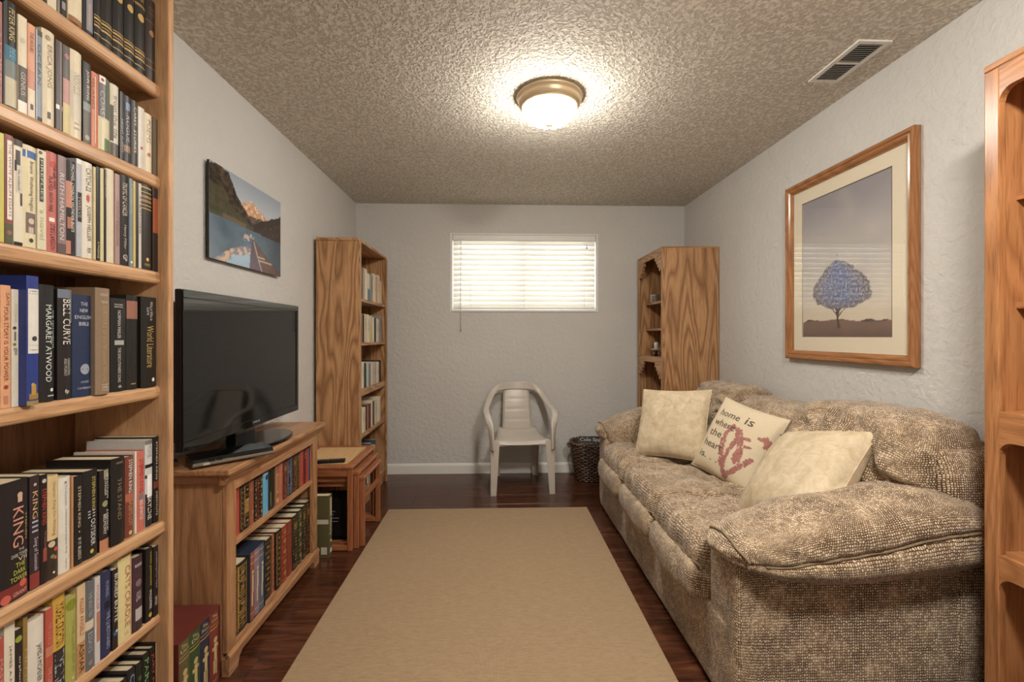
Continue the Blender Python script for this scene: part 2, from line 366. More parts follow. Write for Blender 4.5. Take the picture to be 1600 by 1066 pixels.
while z > WZ0+0.058:
    if slat_me is None:
        o = prism('slat', [(BW+0.03+p[0], z+p[1]) for p in sp+sp2], 'x', bx0, bx1, M_BLIND, bl); slat_me = o.data; zs = z
    else:
        o = bpy.data.objects.new('slat', slat_me); C.objects.link(o); o.parent = bl; o.location = (0, 0, z-zs)
    z -= 0.0468
box('bottom_rail', bx0, bx1, BW+0.008, BW+0.052, WZ0+0.026, WZ0+0.042, M_WHITE, bl, bev=0.003)
tube('tilt_wand', [(-0.325, BW-0.012, WZ1-0.05), (-0.327, BW-0.015, 1.75), (-0.326, BW-0.016, 1.300)], 0.0035, M_WHITE, bl)
tube('wand_tip', [(-0.326, BW-0.016, 1.300), (-0.326, BW-0.016, 1.288)], 0.0045, M_GREYPLASTIC, bl)
for xx in (-0.24, 0.25, 0.80):
    for dy in (0.004, 0.056): tube('ladder_cord', [(xx, BW+dy, WZ1-0.062), (xx, BW+dy, WZ0+0.035)], 0.0011, M_WHITE, bl, n=5)
tube('lift_cord', [(0.822, BW-0.004, WZ1-0.06), (0.822, BW-0.004, WZ1-0.12)], 0.0015, M_WHITE, bl, n=5)
tube('cord_tassel', [(0.822, BW-0.004, WZ1-0.10), (0.822, BW-0.004, WZ1-0.135)], [0.003, 0.006], M_GREYPLASTIC, bl)

# ---- ceiling lamps (the one in view and its twin nearer the door)
def ceiling_lamp(x, y, strength, label):
    t = empty('ceiling_lamp', (x, y, CEIL), label=label, cat='ceiling lamp')
    lathe('canopy', [(0.0, CEIL-0.001), (0.163, CEIL-0.001), (0.166, CEIL-0.006), (0.164, CEIL-0.013), (0.157, CEIL-0.020), (0.153, CEIL-0.030), (0.153, CEIL-0.040), (0.147, CEIL-0.046), (0.141, CEIL-0.050), (0.141, CEIL-0.056), (0.133, CEIL-0.062), (0.120, CEIL-0.062), (0.120, CEIL-0.05)], x, y, M_METAL, t, n=64)
    m = bpy.data.materials.new('lit_glass'); m.use_nodes = True; nt = NT(m)
    nt.b.inputs['Base Color'].default_value = rgb(240,226,196); nt.b.inputs['Roughness'].default_value = 0.3
    nt.b.inputs['Emission Color'].default_value = (1.0, 0.945, 0.86, 1); nt.b.inputs['Emission Strength'].default_value = strength
    prof = [(0.130, CEIL-0.060)]+[(0.130*math.cos(a), CEIL-0.064-0.080*math.sin(a)) for a in [math.pi/2*k/12 for k in range(13)]]
    prof[-1] = (0.0005, CEIL-0.144)
    lathe('glass_dome', prof, x, y, m, t, n=180, ribs=(60, 0.006))
    lathe('finial', [(0.0005, CEIL-0.141), (0.019, CEIL-0.141), (0.020, CEIL-0.145), (0.014, CEIL-0.150), (0.006, CEIL-0.153), (0.005, CEIL-0.157), (0.007, CEIL-0.161), (0.004, CEIL-0.167), (0.0005, CEIL-0.168)], x, y, M_METAL, t, n=24)
ceiling_lamp(0.262, 2.262, LAMP_STRENGTH, 'flush brass ceiling lamp with lit ribbed glass dome and small finial')
ceiling_lamp(0.72, 0.42, LAMP2_STRENGTH, 'matching lit glass ceiling lamp near the two closest bookcases')

# ---- ceiling vent
vt = empty('ceiling_vent', (1.526, 1.934, CEIL), label='white louvred air vent set in the textured ceiling', cat='vent')
vx0, vx1, vy0, vy1 = 1.456, 1.596, 1.784, 2.084
boxes('frame', [(vx0, vx0+0.02, vy0, vy1, CEIL-0.007, CEIL), (vx1-0.02, vx1, vy0, vy1, CEIL-0.007, CEIL), (vx0+0.02, vx1-0.02, vy0, vy0+0.02, CEIL-0.007, CEIL), (vx0+0.02, vx1-0.02, vy1-0.02, vy1, CEIL-0.007, CEIL), (vx0+0.02, vx1-0.02, 1.929, 1.939, CEIL-0.007, CEIL)], M_WHITE, vt)
box('duct_back', vx0+0.02, vx1-0.02, vy0+0.02, vy1-0.02, CEIL-0.0012, CEIL-0.0002, M_DARK, vt)
lou = None
for k in range(20):
    yy = vy0+0.027+k*0.0130
    if abs(yy-1.934) < 0.006: continue
    if lou is None:
        lou = prism('louvre', [(yy, CEIL-0.0065), (yy+0.0015, CEIL-0.0068), (yy+0.0075, CEIL-0.0015), (yy+0.006, CEIL-0.0013)], 'x', vx0+0.02, vx1-0.02, M_WHITE, vt); l0 = yy
    else:
        o = bpy.data.objects.new('louvre', lou.data); C.objects.link(o); o.parent = vt; o.location = (0, yy-l0, 0)
for yy in (vy0+0.010, vy1-0.010): lathe('screw', [(0.0005, CEIL-0.0085), (0.004, CEIL-0.0082), (0.0045, CEIL-0.0068)], 1.526, yy, M_METAL, vt, n=10)

# ---- rug
rug = prism('area_rug', [(-0.772, 0.0), (0.650, 0.0), (0.650, 0.007), (0.646, 0.010), (-0.768, 0.010), (-0.772, 0.007)], 'y', 0.80, 3.268, M_RUG)
tag(rug, 'flat woven tan sisal rug on the dark laminate floor', 'rug')

# ================================================================== BOOKCASES
# ---- tall oak bookcase beside the television (left wall, nearest)
cs = empty('tall_bookcase', (-1.11, 1.0, 0), label='tall light oak bookcase packed with novels, next to the television stand', cat='bookcase')
KX0, KX1, KY0, KY1, KT = -1.258, -0.974, 0.60, 1.385, 2.30
for a, b in ((KY0-0.022, KY0), (KY1, KY1+0.022)): box('side_panel', KX0, KX1, a, b, 0, KT, wood('case','z'), cs, bev=0.004, seg=2)
box('back_panel', KX0+0.002, KX0+0.014, KY0, KY1, 0.06, KT-0.03, wood('inner','z'), cs)
box('top_panel', KX0+0.014, KX1-0.004, KY0, KY1, KT-0.040, KT-0.002, wood('case','y'), cs, bev=0.003)
box('kick_board', KX1-0.03, KX1-0.012, KY0, KY1, 0, 0.078, wood('case','y'), cs, bev=0.002)
SHELF = {'A': 1.989, 'B': 1.719, 'C': 1.436, 'D': 1.098, 'E': 0.697, 'F': 0.421, 'G': 0.098}
SX = -1.000
for k, zt in SHELF.items():
    xf = {'E': -0.985}.get(k, SX)
    s_ = box('shelf', KX0+0.014, xf-0.018, KY0, KY1, zt-0.020, zt, wood('case','y'), cs)
    hN = 0.030 if k == 'F' else 0.037
    prof = [(xf-0.018, zt), (xf-0.006, zt), (xf-0.002, zt-0.003), (xf, zt-0.009), (xf, zt-hN+0.009), (xf-0.003, zt-hN+0.003), (xf-0.008, zt-hN), (xf-0.018, zt-hN)]
    prism('nosing', prof, 'y', KY0+0.0005, KY1-0.0005, wood('case','y'), s_)

# ---- oak bookcase in the far left corner
c2 = empty('oak_bookcase', (-1.10, 3.56, 0), label='narrow oak bookcase of pale paperbacks in the corner behind the nesting tables', cat='bookcase')
BX0, BX1, BY0, BY1, BT = -1.245, -0.955, 3.172, 3.955, 1.925
for a, b in ((BY0, BY0+0.022), (BY1-0.022, BY1)): box('side_panel', BX0, BX1, a, b, 0, BT-0.022, wood('back','z'), c2, bev=0.003)
box('top_panel', BX0, BX1+0.003, BY0, BY1, BT-0.021, BT, wood('back','y'), c2, bev=0.003)
box('back_panel', BX0+0.002, BX0+0.012, BY0+0.022, BY1-0.022, 0.06, BT-0.022, wood('back','z'), c2)
boxes('face_frame', [(BX1+0.0005, BX1+0.012, BY0, BY0+0.032, 0, BT-0.022), (BX1+0.0005, BX1+0.012, BY1-0.032, BY1, 0, BT-0.022)], wood('back','z'), c2, bev=0.002)
box('kick_board', BX1-0.03, BX1-0.012, BY0+0.022, BY1-0.022, 0, 0.098, wood('back','y'), c2)
SH2 = [1.510, 1.197, 0.862, 0.538, 0.120]
for zt in SH2:
    hN = 0.044 if zt == 0.862 else 0.020
    s_ = box('shelf', BX0+0.012, BX1-0.008, BY0+0.022, BY1-0.022, zt-0.020, zt, wood('back','y'), c2)
    box('nosing', BX1-0.0078, BX1-0.0005, BY0+0.0325, BY1-0.0325, zt-hN, zt, wood('back','y'), s_)

# ---- oak bookcase with scalloped aprons, far right corner (behind the sofa)
c3 = empty('scalloped_bookcase', (1.50, 3.78, 0), label='oak bookcase with scalloped aprons standing behind the far sofa arm', cat='bookcase')
RX0, RX1, RY0, RY1, RT = 1.278, 1.722, 3.474, 4.095, 1.940
for a, b in ((RY0, RY0+0.02), (RY1-0.02, RY1)): box('side_panel', RX0+0.018, RX1, a, b, 0, RT-0.012, wood('back','z'), c3, bev=0.002)
box('top_panel', RX0, RX1, RY0, RY1, RT-0.012, RT, wood('back','x'), c3, bev=0.002)
box('back_panel', RX1-0.012, RX1-0.002, RY0+0.02, RY1-0.02, 0.05, RT-0.012, wood('back','z'), c3)
for a, b in ((RY0, RY0+0.034), (RY1-0.034, RY1)): box('stile', RX0, RX0+0.018, a, b, 0, RT-0.012, wood('back','z'), c3, bev=0.002)
def scallop(ztop, zmid):
    """apron with three lobes stepping down at each end (y, z)"""
    ya, yb = RY0+0.034, RY1-0.034; pts = [(ya, ztop), (yb, ztop)]
    def side(sgn, y0):
        out_ = []; a0, b0 = Vector((0.012, -0.115)), Vector((0.135, 0.0)); n_ = 4; sg = (b0-a0)/n_; nv = Vector((sg.y, -sg.x))*0.5
        for k in range(n_):
            m_ = a0+sg*(k+0.5)
            for q in range(7):
                an = math.pi*(1-q/6); w_ = m_+sg*0.5*math.cos(an)+nv*1.15*math.sin(an); out_.append((y0+sgn*w_.x, zmid+w_.y))
        return out_
    right = side(-1, yb); left = side(1, ya)
    pts += [(yb, right[0][1])]+right+[(yb-0.16, zmid), (ya+0.16, zmid)]+left[::-1]+[(ya, left[0][1])]
    return pts
prism('scalloped_apron', scallop(RT-0.012, RT-0.060), 'x', RX0, RX0+0.018, wood('back','y'), c3)
prism('scalloped_apron', scallop(1.075, 1.028), 'x', RX0, RX0+0.018, wood('back','y'), c3)
for zt in (1.537, 1.309, 1.074, 0.72, 0.40, 0.10):
    box('shelf', (RX0+0.0185 if zt == 1.074 else RX0+0.07), RX1-0.012, RY0+0.02, RY1-0.02, zt-0.018, zt, wood('back','y'), c3)
# items on it
mug = empty('tin_mug', (1.385, 3.95, 1.537), label='small silver mug on the upper shelf of the scalloped bookcase', cat='mug')
lathe('cup', [(0.0005, 1.538), (0.036, 1.5375), (0.039, 1.545), (0.039, 1.600), (0.041, 1.604), (0.038, 1.606), (0.035, 1.600), (0.035, 1.545), (0.0005, 1.543)], 1.385, 3.95, newmat('pewter', rgb(176,174,168), 0.35, 0.7), mug, n=28)
tube('handle', [(1.385+0.038*math.cos(a0), 3.95+0.038*math.sin(a0), zz) if r0 == 0 else (1.385+(0.038+r0)*math.cos(a0), 3.95+(0.038+r0)*math.sin(a0), zz) for a0, r0, zz in ((-2.2, 0, 1.59), (-2.2, 0.016, 1.587), (-2.2, 0.022, 1.572), (-2.2, 0.016, 1.557), (-2.2, 0, 1.553))], 0.0035, newmat('pewter2', rgb(176,174,168), 0.35, 0.7), mug)
for zz in (1.560, 1.575, 1.590): lathe('ring_band', [(0.0392, zz-0.002), (0.0402, zz), (0.0392, zz+0.002)], 1.385, 3.95, plain((140,136,128), 0.4, 0.5), mug, n=28)
cd = empty('candle_holder', (1.365, 3.86, 1.074), label='black scrolled stand with a white dish and candle above the scalloped apron', cat='candle holder')
for s in (-1, 1): tube('scroll_foot', smoothpath([(1.365+s*0.012, 3.86, 1.115), (1.365+s*0.035, 3.86, 1.105), (1.365+s*0.042, 3.86, 1.085), (1.365+s*0.030, 3.86, 1.078), (1.365+s*0.024, 3.86, 1.088)], 5), 0.004, M_BLACK, cd)
tube('stem', [(1.365, 3.86, 1.0745), (1.365, 3.86, 1.122)], [0.02, 0.006], M_BLACK, cd)
lathe('dish', [(0.0005, 1.121), (0.030, 1.123), (0.045, 1.132), (0.047, 1.136), (0.042, 1.135), (0.028, 1.128), (0.0005, 1.127)], 1.365, 3.86, plain((206,200,188), 0.4), cd, n=24)
lathe('candle', [(0.0005, 1.1275), (0.017, 1.1275), (0.017, 1.185), (0.014, 1.192), (0.0005, 1.190)], 1.365, 3.86, plain((226,220,206), 0.5), cd, n=20)

# ---- glossy oak bookcase on the right wall, nearest the camera
c4 = empty('arched_bookcase', (1.57, 0.87, 0), label='glossy oak bookcase with rounded openings in front of the near sofa arm', cat='bookcase')
GX0, GX1, GY0, GY1, GT = 1.432, 1.715, 0.46, 1.292, 2.035
for a, b in ((GY0, GY0+0.02), (GY1-0.02, GY1)): box('side_panel', GX0+0.022, GX1, a, b, 0, GT-0.02, wood('right','z'), c4, bev=0.002)
box('top_panel', GX0-0.002, GX1, GY0, GY1+0.001, GT-0.02, GT, wood('right','y'), c4, bev=0.003)
box('back_panel', GX1-0.012, GX1-0.002, GY0+0.02, GY1-0.02, 0.05, GT-0.02, wood('right','z'), c4)
for a, b in ((GY0, GY0+0.040), (GY1-0.040, GY1)): box('stile', GX0, GX0+0.022, a, b, 0, GT-0.02, wood('right','z'), c4, bev=0.003, seg=2)
def arch_rail(zt, zb, rad, up):
    ya, yb = GY0+0.0405, GY1-0.0405
    pts = [(ya, zt), (yb, zt), (yb, zb-rad)]
    for k in range(1, 7): a = math.pi/2*k/6; pts.append((yb-rad+rad*math.cos(a), zb-rad+rad*math.sin(a)))
    for k in range(0, 6): a = math.pi/2+math.pi/2*k/6; pts.append((ya+rad+rad*math.cos(a), zb-rad+rad*math.sin(a)))
    pts.append((ya, zb-rad))
    return prism('arched_rail', pts, 'x', GX0, GX0+0.020, wood('right','y'), c4, bev=0.0)
arch_rail(GT-0.0205, GT-0.085, 0.035, True); arch_rail(1.03, 0.945, 0.035, True); arch_rail(0.62, 0.56, 0.035, True); box('kick_board', GX0+0.003, GX0+0.02, GY0+0.0405, GY1-0.0405, 0, 0.09, wood('right','y'), c4)
for zt in (1.66, 1.345, 1.028, 0.62, 0.09):
    s_ = box('shelf', GX0+(0.0225 if zt in (1.028, 0.62, 0.09) else 0.075), GX1-0.012, GY0+0.02, GY1-0.02, zt-0.02, zt, wood('right','y'), c4)

# ================================================================== TV STAND
st = empty('tv_stand', (-1.11, 2.11, 0), label='low oak shelf unit of leather-bound books carrying the television', cat='tv stand')
TX0, TX1, TY0, TY1 = -1.250, -0.985, 1.700, 2.530
w_z, w_y = wood('stand','z'), wood('stand','y')
box('top_board', TX0-0.004, -0.952, 1.652, 2.574, 0.747, 0.767, w_y, st, bev=0.004, seg=2)
prism('moulding', [(-1.0, 0.7465), (-0.958, 0.7465), (-0.960, 0.738), (-0.970, 0.727), (-0.978, 0.716), (-0.983, 0.706), (-1.0, 0.706)], 'y', 1.672, 2.555, w_y, st)
prism('moulding', [(1.735, 0.7465), (1.662, 0.7465), (1.664, 0.738), (1.676, 0.727), (1.686, 0.716), (1.692, 0.706), (1.735, 0.706)], 'x', TX0, -1.001, wood('stand','x'), st)
for a, b in ((TY0, TY0+0.020), (TY1-0.020, TY1)): box('side_panel', TX0, TX1-0.02, a, b, 0.012, 0.7055, w_z, st, bev=0.002)
for a, b in ((TY0-0.002, TY0+0.055), (TY1-0.055, TY1+0.002)): box('stile', TX1-0.0195, TX1, a, b, 0.082, 0.7055, w_z, st, bev=0.002)
box('top_rail', TX1-0.0195, TX1-0.001, TY0+0.0555, TY1-0.0555, 0.668, 0.7055, w_y, st)
box('back_panel', TX0+0.001, TX0+0.008, TY0+0.02, TY1-0.02, 0.05, 0.746, wood('inner','y'), st)
box('shelf', TX0+0.008, TX1-0.004, TY0+0.0205, TY1-0.0205, 0.452, 0.470, w_y, st, bev=0.001)
box('shelf', TX0+0.008, TX1-0.0005, TY0+0.0205, TY1-0.0205, 0.064, 0.081, w_y, st)
plp = [(TY0-0.006, 0.0), (TY0+0.052, 0.0), (TY0+0.062, 0.030), (TY0+0.085, 0.044), (TY1-0.085, 0.044), (TY1-0.062, 0.030), (TY1-0.052, 0.0), (TY1+0.006, 0.0), (TY1+0.006, 0.063), (TY0-0.006, 0.063)]
prism('plinth', plp, 'x', TX1-0.019, TX1+0.008, w_y, st)
prism('plinth_moulding', [(TX1+0.0005, 0.0815), (TX1+0.006, 0.080), (TX1+0.011, 0.072), (TX1+0.011, 0.0635), (TX1+0.0005, 0.0635)], 'y', TY0-0.006, TY1+0.006, w_y, st)

# ---- television
tv = empty('television', (-1.075, 2.04, 0.7675), rot=(0, 0, 0.0), label='large black flat-screen television on an oval glossy stand', cat='television')
hw = 0.452
box('back_housing', -0.085, -0.024, -hw+0.03, hw-0.03, 0.10, 0.60, M_BLACK, tv, bev=0.02, seg=2, local=True)
bm = bmesh.new()
add_box(bm, -0.024, 0.0, -hw, hw, 0.078, 0.640, bev=0.004, seg=2)
bm_obj('bezel_housing', bm, M_BLACK, tv, local=True)
boxes('bezel', [(0.0004, 0.006, -hw+0.002, hw-0.002, 0.610, 0.638), (0.0004, 0.006, -hw+0.002, hw-0.002, 0.080, 0.112), (0.0004, 0.006, -hw+0.002, -hw+0.026, 0.112, 0.610), (0.0004, 0.006, hw-0.026, hw-0.002, 0.112, 0.610)], M_GLOSSBLACK, tv, bev=0.0015, local=True)
box('screen', 0.0004, 0.003, -hw+0.0265, hw-0.0265, 0.1125, 0.6095, M_SCREEN, tv, local=True)
V, Fc, asp = text_geo('SAMSUNG')
from_py('brand_lettering', [(0.0066, 0.02+(u-0.5)*0.058, 0.094+v*0.0085) for u, v in V], Fc, plain((190,192,194), 0.3), tv, local=True)
ov = [(0.118*math.cos(2*math.pi*k/48)+0.0, 0.055+0.21*math.sin(2*math.pi*k/48)) for k in range(48)]
prism('stand_base', ov, 'z', 0.0, 0.016, M_GLOSSBLACK, tv, local=True, bev=0.003)
prism('stand_neck', [(-0.08, -0.06), (-0.03, -0.075), (-0.026, 0.0), (-0.03, 0.075), (-0.08, 0.06)], 'z', 0.0165, 0.0995, M_GLOSSBLACK, tv, local=True)
box('sensor_window', 0.0062, 0.0068, -0.012, 0.012, 0.083, 0.090, M_BLACK, tv, local=True)

# ---- disc player / cable box with lead
pl = empty('disc_player', (-1.025, 1.79, 0.7675), rot=(0, 0, math.radians(-44)), label='slim black set-top box lying askew in front of the television', cat='set-top box')
prism('case', [(-0.050, 0.004), (0.040, 0.004), (0.056, 0.012), (0.056, 0.022), (0.048, 0.034), (-0.050, 0.040)], 'y', -0.135, 0.135, M_GLOSSBLACK, pl, local=True, bev=0.002)
prism('front_panel', [(0.040, 0.003), (0.054, 0.008), (0.0595, 0.013), (0.0595, 0.021), (0.0565, 0.0215), (0.0565, 0.0115), (0.041, 0.0035)], 'y', -0.137, 0.137, M_GREYPLASTIC, pl, local=True)
for yy in (-0.085, -0.060): box('button', 0.048, 0.0605, yy, yy+0.016, 0.022, 0.030, M_BLACK, pl, local=True)
for xx in (-0.045, 0.02):
    for yy in (-0.11, 0.10): box('foot', xx, xx+0.014, yy, yy+0.014, 0.0, 0.0045, M_BLACK, pl, local=True)
box('usb_port', 0.0597, 0.0602, -0.105, -0.085, 0.012, 0.019, plain((190,186,176), 0.4), pl, local=True)
cab = tube('power_cable', smoothpath([(-1.165, 1.70, 0.790), (-1.185, 1.672, 0.795), (-1.198, 1.648, 0.770), (-1.205, 1.632, 0.68), (-1.215, 1.625, 0.52), (-1.222, 1.635, 0.34), (-1.225, 1.655, 0.12), (-1.222, 1.670, 0.012), (-1.20, 1.672, 0.006)], 8), 0.005, M_BLACK)
tag(cab, 'black cable hanging down the side of the tv stand', 'cable')

# ================================================================== NESTING TABLES
def nest_table(x0, x1, y0, y1, zt, label, rail, inset_top):
    t = empty('nesting_table', ((x0+x1)/2, (y0+y1)/2, 0), label=label, cat='table', group='nest of three tables')
    wz, wy, wx = wood('nest','z'), wood('nest','y'), wood('nest','x'); L = 0.030
    fr = boxes('table_top', [(x0, x1, y0, y0+0.05, zt-0.022, zt), (x0, x1, y1-0.05, y1, zt-0.022, zt), (x0, x0+0.05, y0+0.05, y1-0.05, zt-0.022, zt), (x1-0.05, x1, y0+0.05, y1-0.05, zt-0.022, zt)], wy, t, bev=0.006 if inset_top else 0.004)
    box('inset_panel', x0+0.0505, x1-0.0505, y0+0.0505, y1-0.0505, zt-0.020, zt-(0.001 if inset_top else 0.002), wood('nesttop','y'), fr)
    for xx in (x0+0.004, x1-0.004-L):
        for yy in (y0+0.004, y1-0.004-0.022): box('leg', xx, xx+L, yy, yy+0.022, 0, zt-0.0225, wz, t, bev=0.003)
    for yy in (y0+0.006, y1-0.026):
        box('apron', x0+0.004+L, x1-0.004-L, yy, yy+0.018, zt-0.060, zt-0.0225, wx, t)
        box('stretcher', x0+0.004+L, x1-0.004-L, yy, yy+0.018, 0.004, 0.034, wx, t, bev=0.002)
    if rail:
        box('front_rail', x1-0.030, x1-0.010, y0+0.026, y1-0.026, 0.262, 0.292, wy, t, bev=0.002)
    box('back_rail', x0+0.006, x0+0.022, y0+0.026, y1-0.026, zt-0.060, zt-0.0225, wy, t)
nest_table(-1.235, -0.832, 2.655, 3.160, 0.494, 'largest nesting table with a pale inset top and a remote on it', False, True)
nest_table(-1.165, -0.806, 2.688, 3.128, 0.452, 'middle nesting table half hidden under the largest one', False, False)
nest_table(-1.100, -0.780, 2.716, 3.100, 0.415, 'smallest nesting table with a front rail, pulled out furthest', True, False)
rm = empty('remote_control', (-1.005, 2.735, 0.494), rot=(0, 0, math.radians(-80)), label='long black remote control lying on the pale inset table top', cat='remote control')
prism('body', [(-0.021, 0), (0.021, 0), (0.023, 0.006), (0.020, 0.015), (0.014, 0.018), (-0.014, 0.018), (-0.020, 0.015), (-0.023, 0.006)], 'y', -0.10, 0.10, M_BLACK, rm, local=True, bev=0.001)
for k in range(9):
    for j in (-1, 0, 1): box('button', j*0.010-0.003, j*0.010+0.003, -0.088+k*0.019, -0.080+k*0.019, 0.0183, 0.0200, M_GREYPLASTIC, rm, local=True)
# black boxes and floor book by the tables
gb = empty('games_console', (-1.0, 2.83, 0.0), label='stack-shaped black electronics box under the nesting tables', cat='electronics')
box('body', -1.075, -0.885, 2.76, 2.94, 0.0, 0.055, M_BLACK, gb, bev=0.004)
box('front_strip', -0.8848, -0.8835, 2.775, 2.925, 0.022, 0.028, M_GREYPLASTIC, gb)
g2 = empty('black_carton', (-1.0, 2.85, 0.055), label='printed black carton resting on the electronics box under the tables', cat='box')
box('carton', -1.06, -0.895, 2.765, 2.935, 0.0555, 0.262, plain((26,23,23), 0.35), g2, bev=0.002)
boxes('printed_lines', [(-1.045+0.012*k, -1.045+0.012*k+0.075-0.02*(k % 2), 2.7640, 2.7646, 0.19-0.02*k, 0.194-0.02*k) for k in range(4)], plain((150,142,130), 0.5), g2)
box('printed_picture', -1.05, -1.0, 2.7638, 2.7646, 0.205, 0.25, plain((110,70,56), 0.5), g2)
# ================================================================== BOOKS
GOLD = (196,160,92)
def spine_geo(Xf, Y0, Y1, z0, h, bulge):
    def P(yf, f, lift=0.0006):
        q = 2*yf-1
        return (Xf-bulge*q*q+lift, Y0+(Y1-Y0)*yf, z0+h*(1-f))
    return P
def deco_mesh(d, P, w, h):
    """returns verts, faces of one spine decoration"""
    vs, fs = [], []
    def rect(y0, y1, f0, f1, lift=0.0006):
        n = 4; b = len(vs)
        for k in range(n+1):
            yf = y0+(y1-y0)*k/n; vs.append(P(yf, f1, lift)); vs.append(P(yf, f0, lift))
        for k in range(n): fs.append((b+2*k, b+2*k+2, b+2*k+3, b+2*k+1))
    if d[0] == 'b': rect(0.01, 0.99, d[1], d[2], 0.0004)
    elif d[0] == 'r': rect(d[1], d[2], d[3], d[4], 0.0005)
    elif d[0] == 't':
        V, Fc, asp = text_geo(d[1])
        for u, v in V: vs.append(P(d[4]+(d[5]-d[4])*v, d[2]+(d[3]-d[2])*u, 0.0008))
        fs += Fc
    elif d[0] == 'h':
        V, Fc, asp = text_geo(d[1])
        for u, v in V: vs.append(P(d[4]+(d[5]-d[4])*u, d[3]+(d[2]-d[3])*v, 0.0008))
        fs += Fc
    elif d[0] == 'd':
        n = 14; vs.append(P(d[1], d[2], 0.0007))
        for k in range(n): a = 2*math.pi*k/n; vs.append(P(d[1]+d[3]*math.cos(a), d[2]+d[3]*w/h*math.sin(a), 0.0007))
        for k in range(n): fs.append((0, 1+k, 1+(k+1) % n))
    elif d[0] == 'g':
        st_ = d[1]; r_ = random.Random(d[2])
        if st_ == 0:      # ruled panels with a lozenge each
            cuts = [0.05, 0.17, 0.36, 0.55, 0.74, 0.95]
            for c_ in cuts: rect(0.06, 0.94, c_-0.004, c_+0.004); rect(0.06, 0.94, c_+0.010, c_+0.014)
            for a, b in zip(cuts[:-1], cuts[1:]):
                m = (a+b)/2+0.005; e = (b-a)*0.28; i = len(vs)
                vs.extend([P(0.5, m-e), P(0.80, m), P(0.5, m+e), P(0.20, m)]); fs.append((i, i+3, i+2, i+1))
        elif st_ == 1:    # framed panels
            n = 4+r_.randint(0, 2)
            for k in range(n):
                a = 0.05+0.90*k/n; b = 0.05+0.90*(k+1)/n-0.02
                rect(0.10, 0.90, a, a+0.008); rect(0.10, 0.90, b-0.008, b); rect(0.10, 0.18, a+0.008, b-0.008); rect(0.82, 0.90, a+0.008, b-0.008)
                rect(0.35, 0.65, (a+b)/2-0.018, (a+b)/2+0.018)
        elif st_ == 2:    # title block and small ornaments
            for c_ in (0.06, 0.12, 0.30, 0.36, 0.64, 0.70, 0.90, 0.94): rect(0.08, 0.92, c_-0.004, c_+0.004)
            for c_ in (0.165, 0.205, 0.245): rect(0.2, 0.8, c_-0.012, c_+0.012)
            for c_ in (0.44, 0.50, 0.56, 0.76, 0.82): rect(0.32+0.1*r_.random(), 0.68, c_-0.016, c_+0.010)
        elif st_ == 3:    # all-over scroll work
            for k in range(22):
                f_ = 0.05+0.9*k/22; rect(0.12+0.3*r_.random(), 0.62+0.28*r_.random(), f_, f_+0.012+0.010*r_.random())
            rect(0.04, 0.10, 0.03, 0.97); rect(0.90, 0.96, 0.03, 0.97)
        else:             # plain with two rules
            for c_ in (0.07, 0.22, 0.24, 0.80, 0.93): rect(0.05, 0.95, c_-0.004, c_+0.004)
            rect(0.25, 0.75, 0.12, 0.17)
    return vs, fs
PART = {'b': 'spine_band', 'r': 'spine_panel', 't': 'title_lettering', 'h': 'title_lettering', 'd': 'emblem', 'g': 'gilt_tooling'}
def book(Xf, Y0, Y1, z0, h, depth, col, label, group, decos=(), hard=None, name='book', rough=0.42, pages=True, tilt=0.0):
    Y0 += 0.0003; Y1 -= 0.0003; w = Y1-Y0
    hard = hard if hard is not None else (w > 0.022)
    bulge = min(0.004, w*0.12) if hard else min(0.0012, w*0.05)
    root = empty(name, (Xf-depth/2, (Y0+Y1)/2, z0), label=label, cat='book', group=group)
    if tilt: root.rotation_euler = (tilt, 0, 0)
    t = min(0.0022 if hard else 0.0008, w*0.2)
    xb = Xf-depth
    outer, inner = [(xb, Y0)], [(xb, Y0+t)]
    for k in range(7):
        q = -1+2*k/6; outer.append((Xf-bulge*q*q, (Y0+Y1)/2+w/2*q)); inner.append((Xf-bulge*q*q-t*1.2, (Y0+Y1)/2+(w/2-t)*q))
    outer.append((xb, Y1)); inner.append((xb, Y1-t))
    n = len(outer); vs = []
    for z in (z0, z0+h):
        vs += [(x, y, z) for x, y in outer]; vs += [(x, y, z) for x, y in inner]
    fs = []
    for k in range(n-1):
        fs += [(k, k+1, 2*n+k+1, 2*n+k), (n+k+1, n+k, 3*n+k, 3*n+k+1), (2*n+k, 2*n+k+1, 3*n+k+1, 3*n+k), (k+1, k, n+k, n+k+1)]
    fs += [(0, 2*n, 3*n, n), (n-1, 2*n-1, 4*n-1, 3*n-1)]
    from_py('cover', vs, fs, plain(col, rough), root)
    ins = 0.003 if hard else 0.0004
    box('pages', xb+(0.003 if hard else 0.001), Xf-bulge-t*1.3, Y0+t+0.0002, Y1-t-0.0002, z0+ins, z0+h-ins, M_PAGES, root)
    P = spine_geo(Xf, Y0, Y1, z0, h, bulge)
    for d in decos:
        v_, f_ = deco_mesh(d, P, w, h)
        from_py(PART[d[0]], v_, f_, M_GILT if d[0] == 'g' and len(d) < 4 else plain(d[-1], 0.45), root)
    return root
def T(s, f0, f1, c, y0=0.25, y1=0.75): return ('t', s, f0, f1, y0, y1, c)
def Hh(s, f0, f1, c, y0=0.12, y1=0.88): return ('h', s, f0, f1, y0, y1, c)
WH, CR, BK = (226,220,208), (214,198,168), (24,21,20)
W8 = (232,226,214)

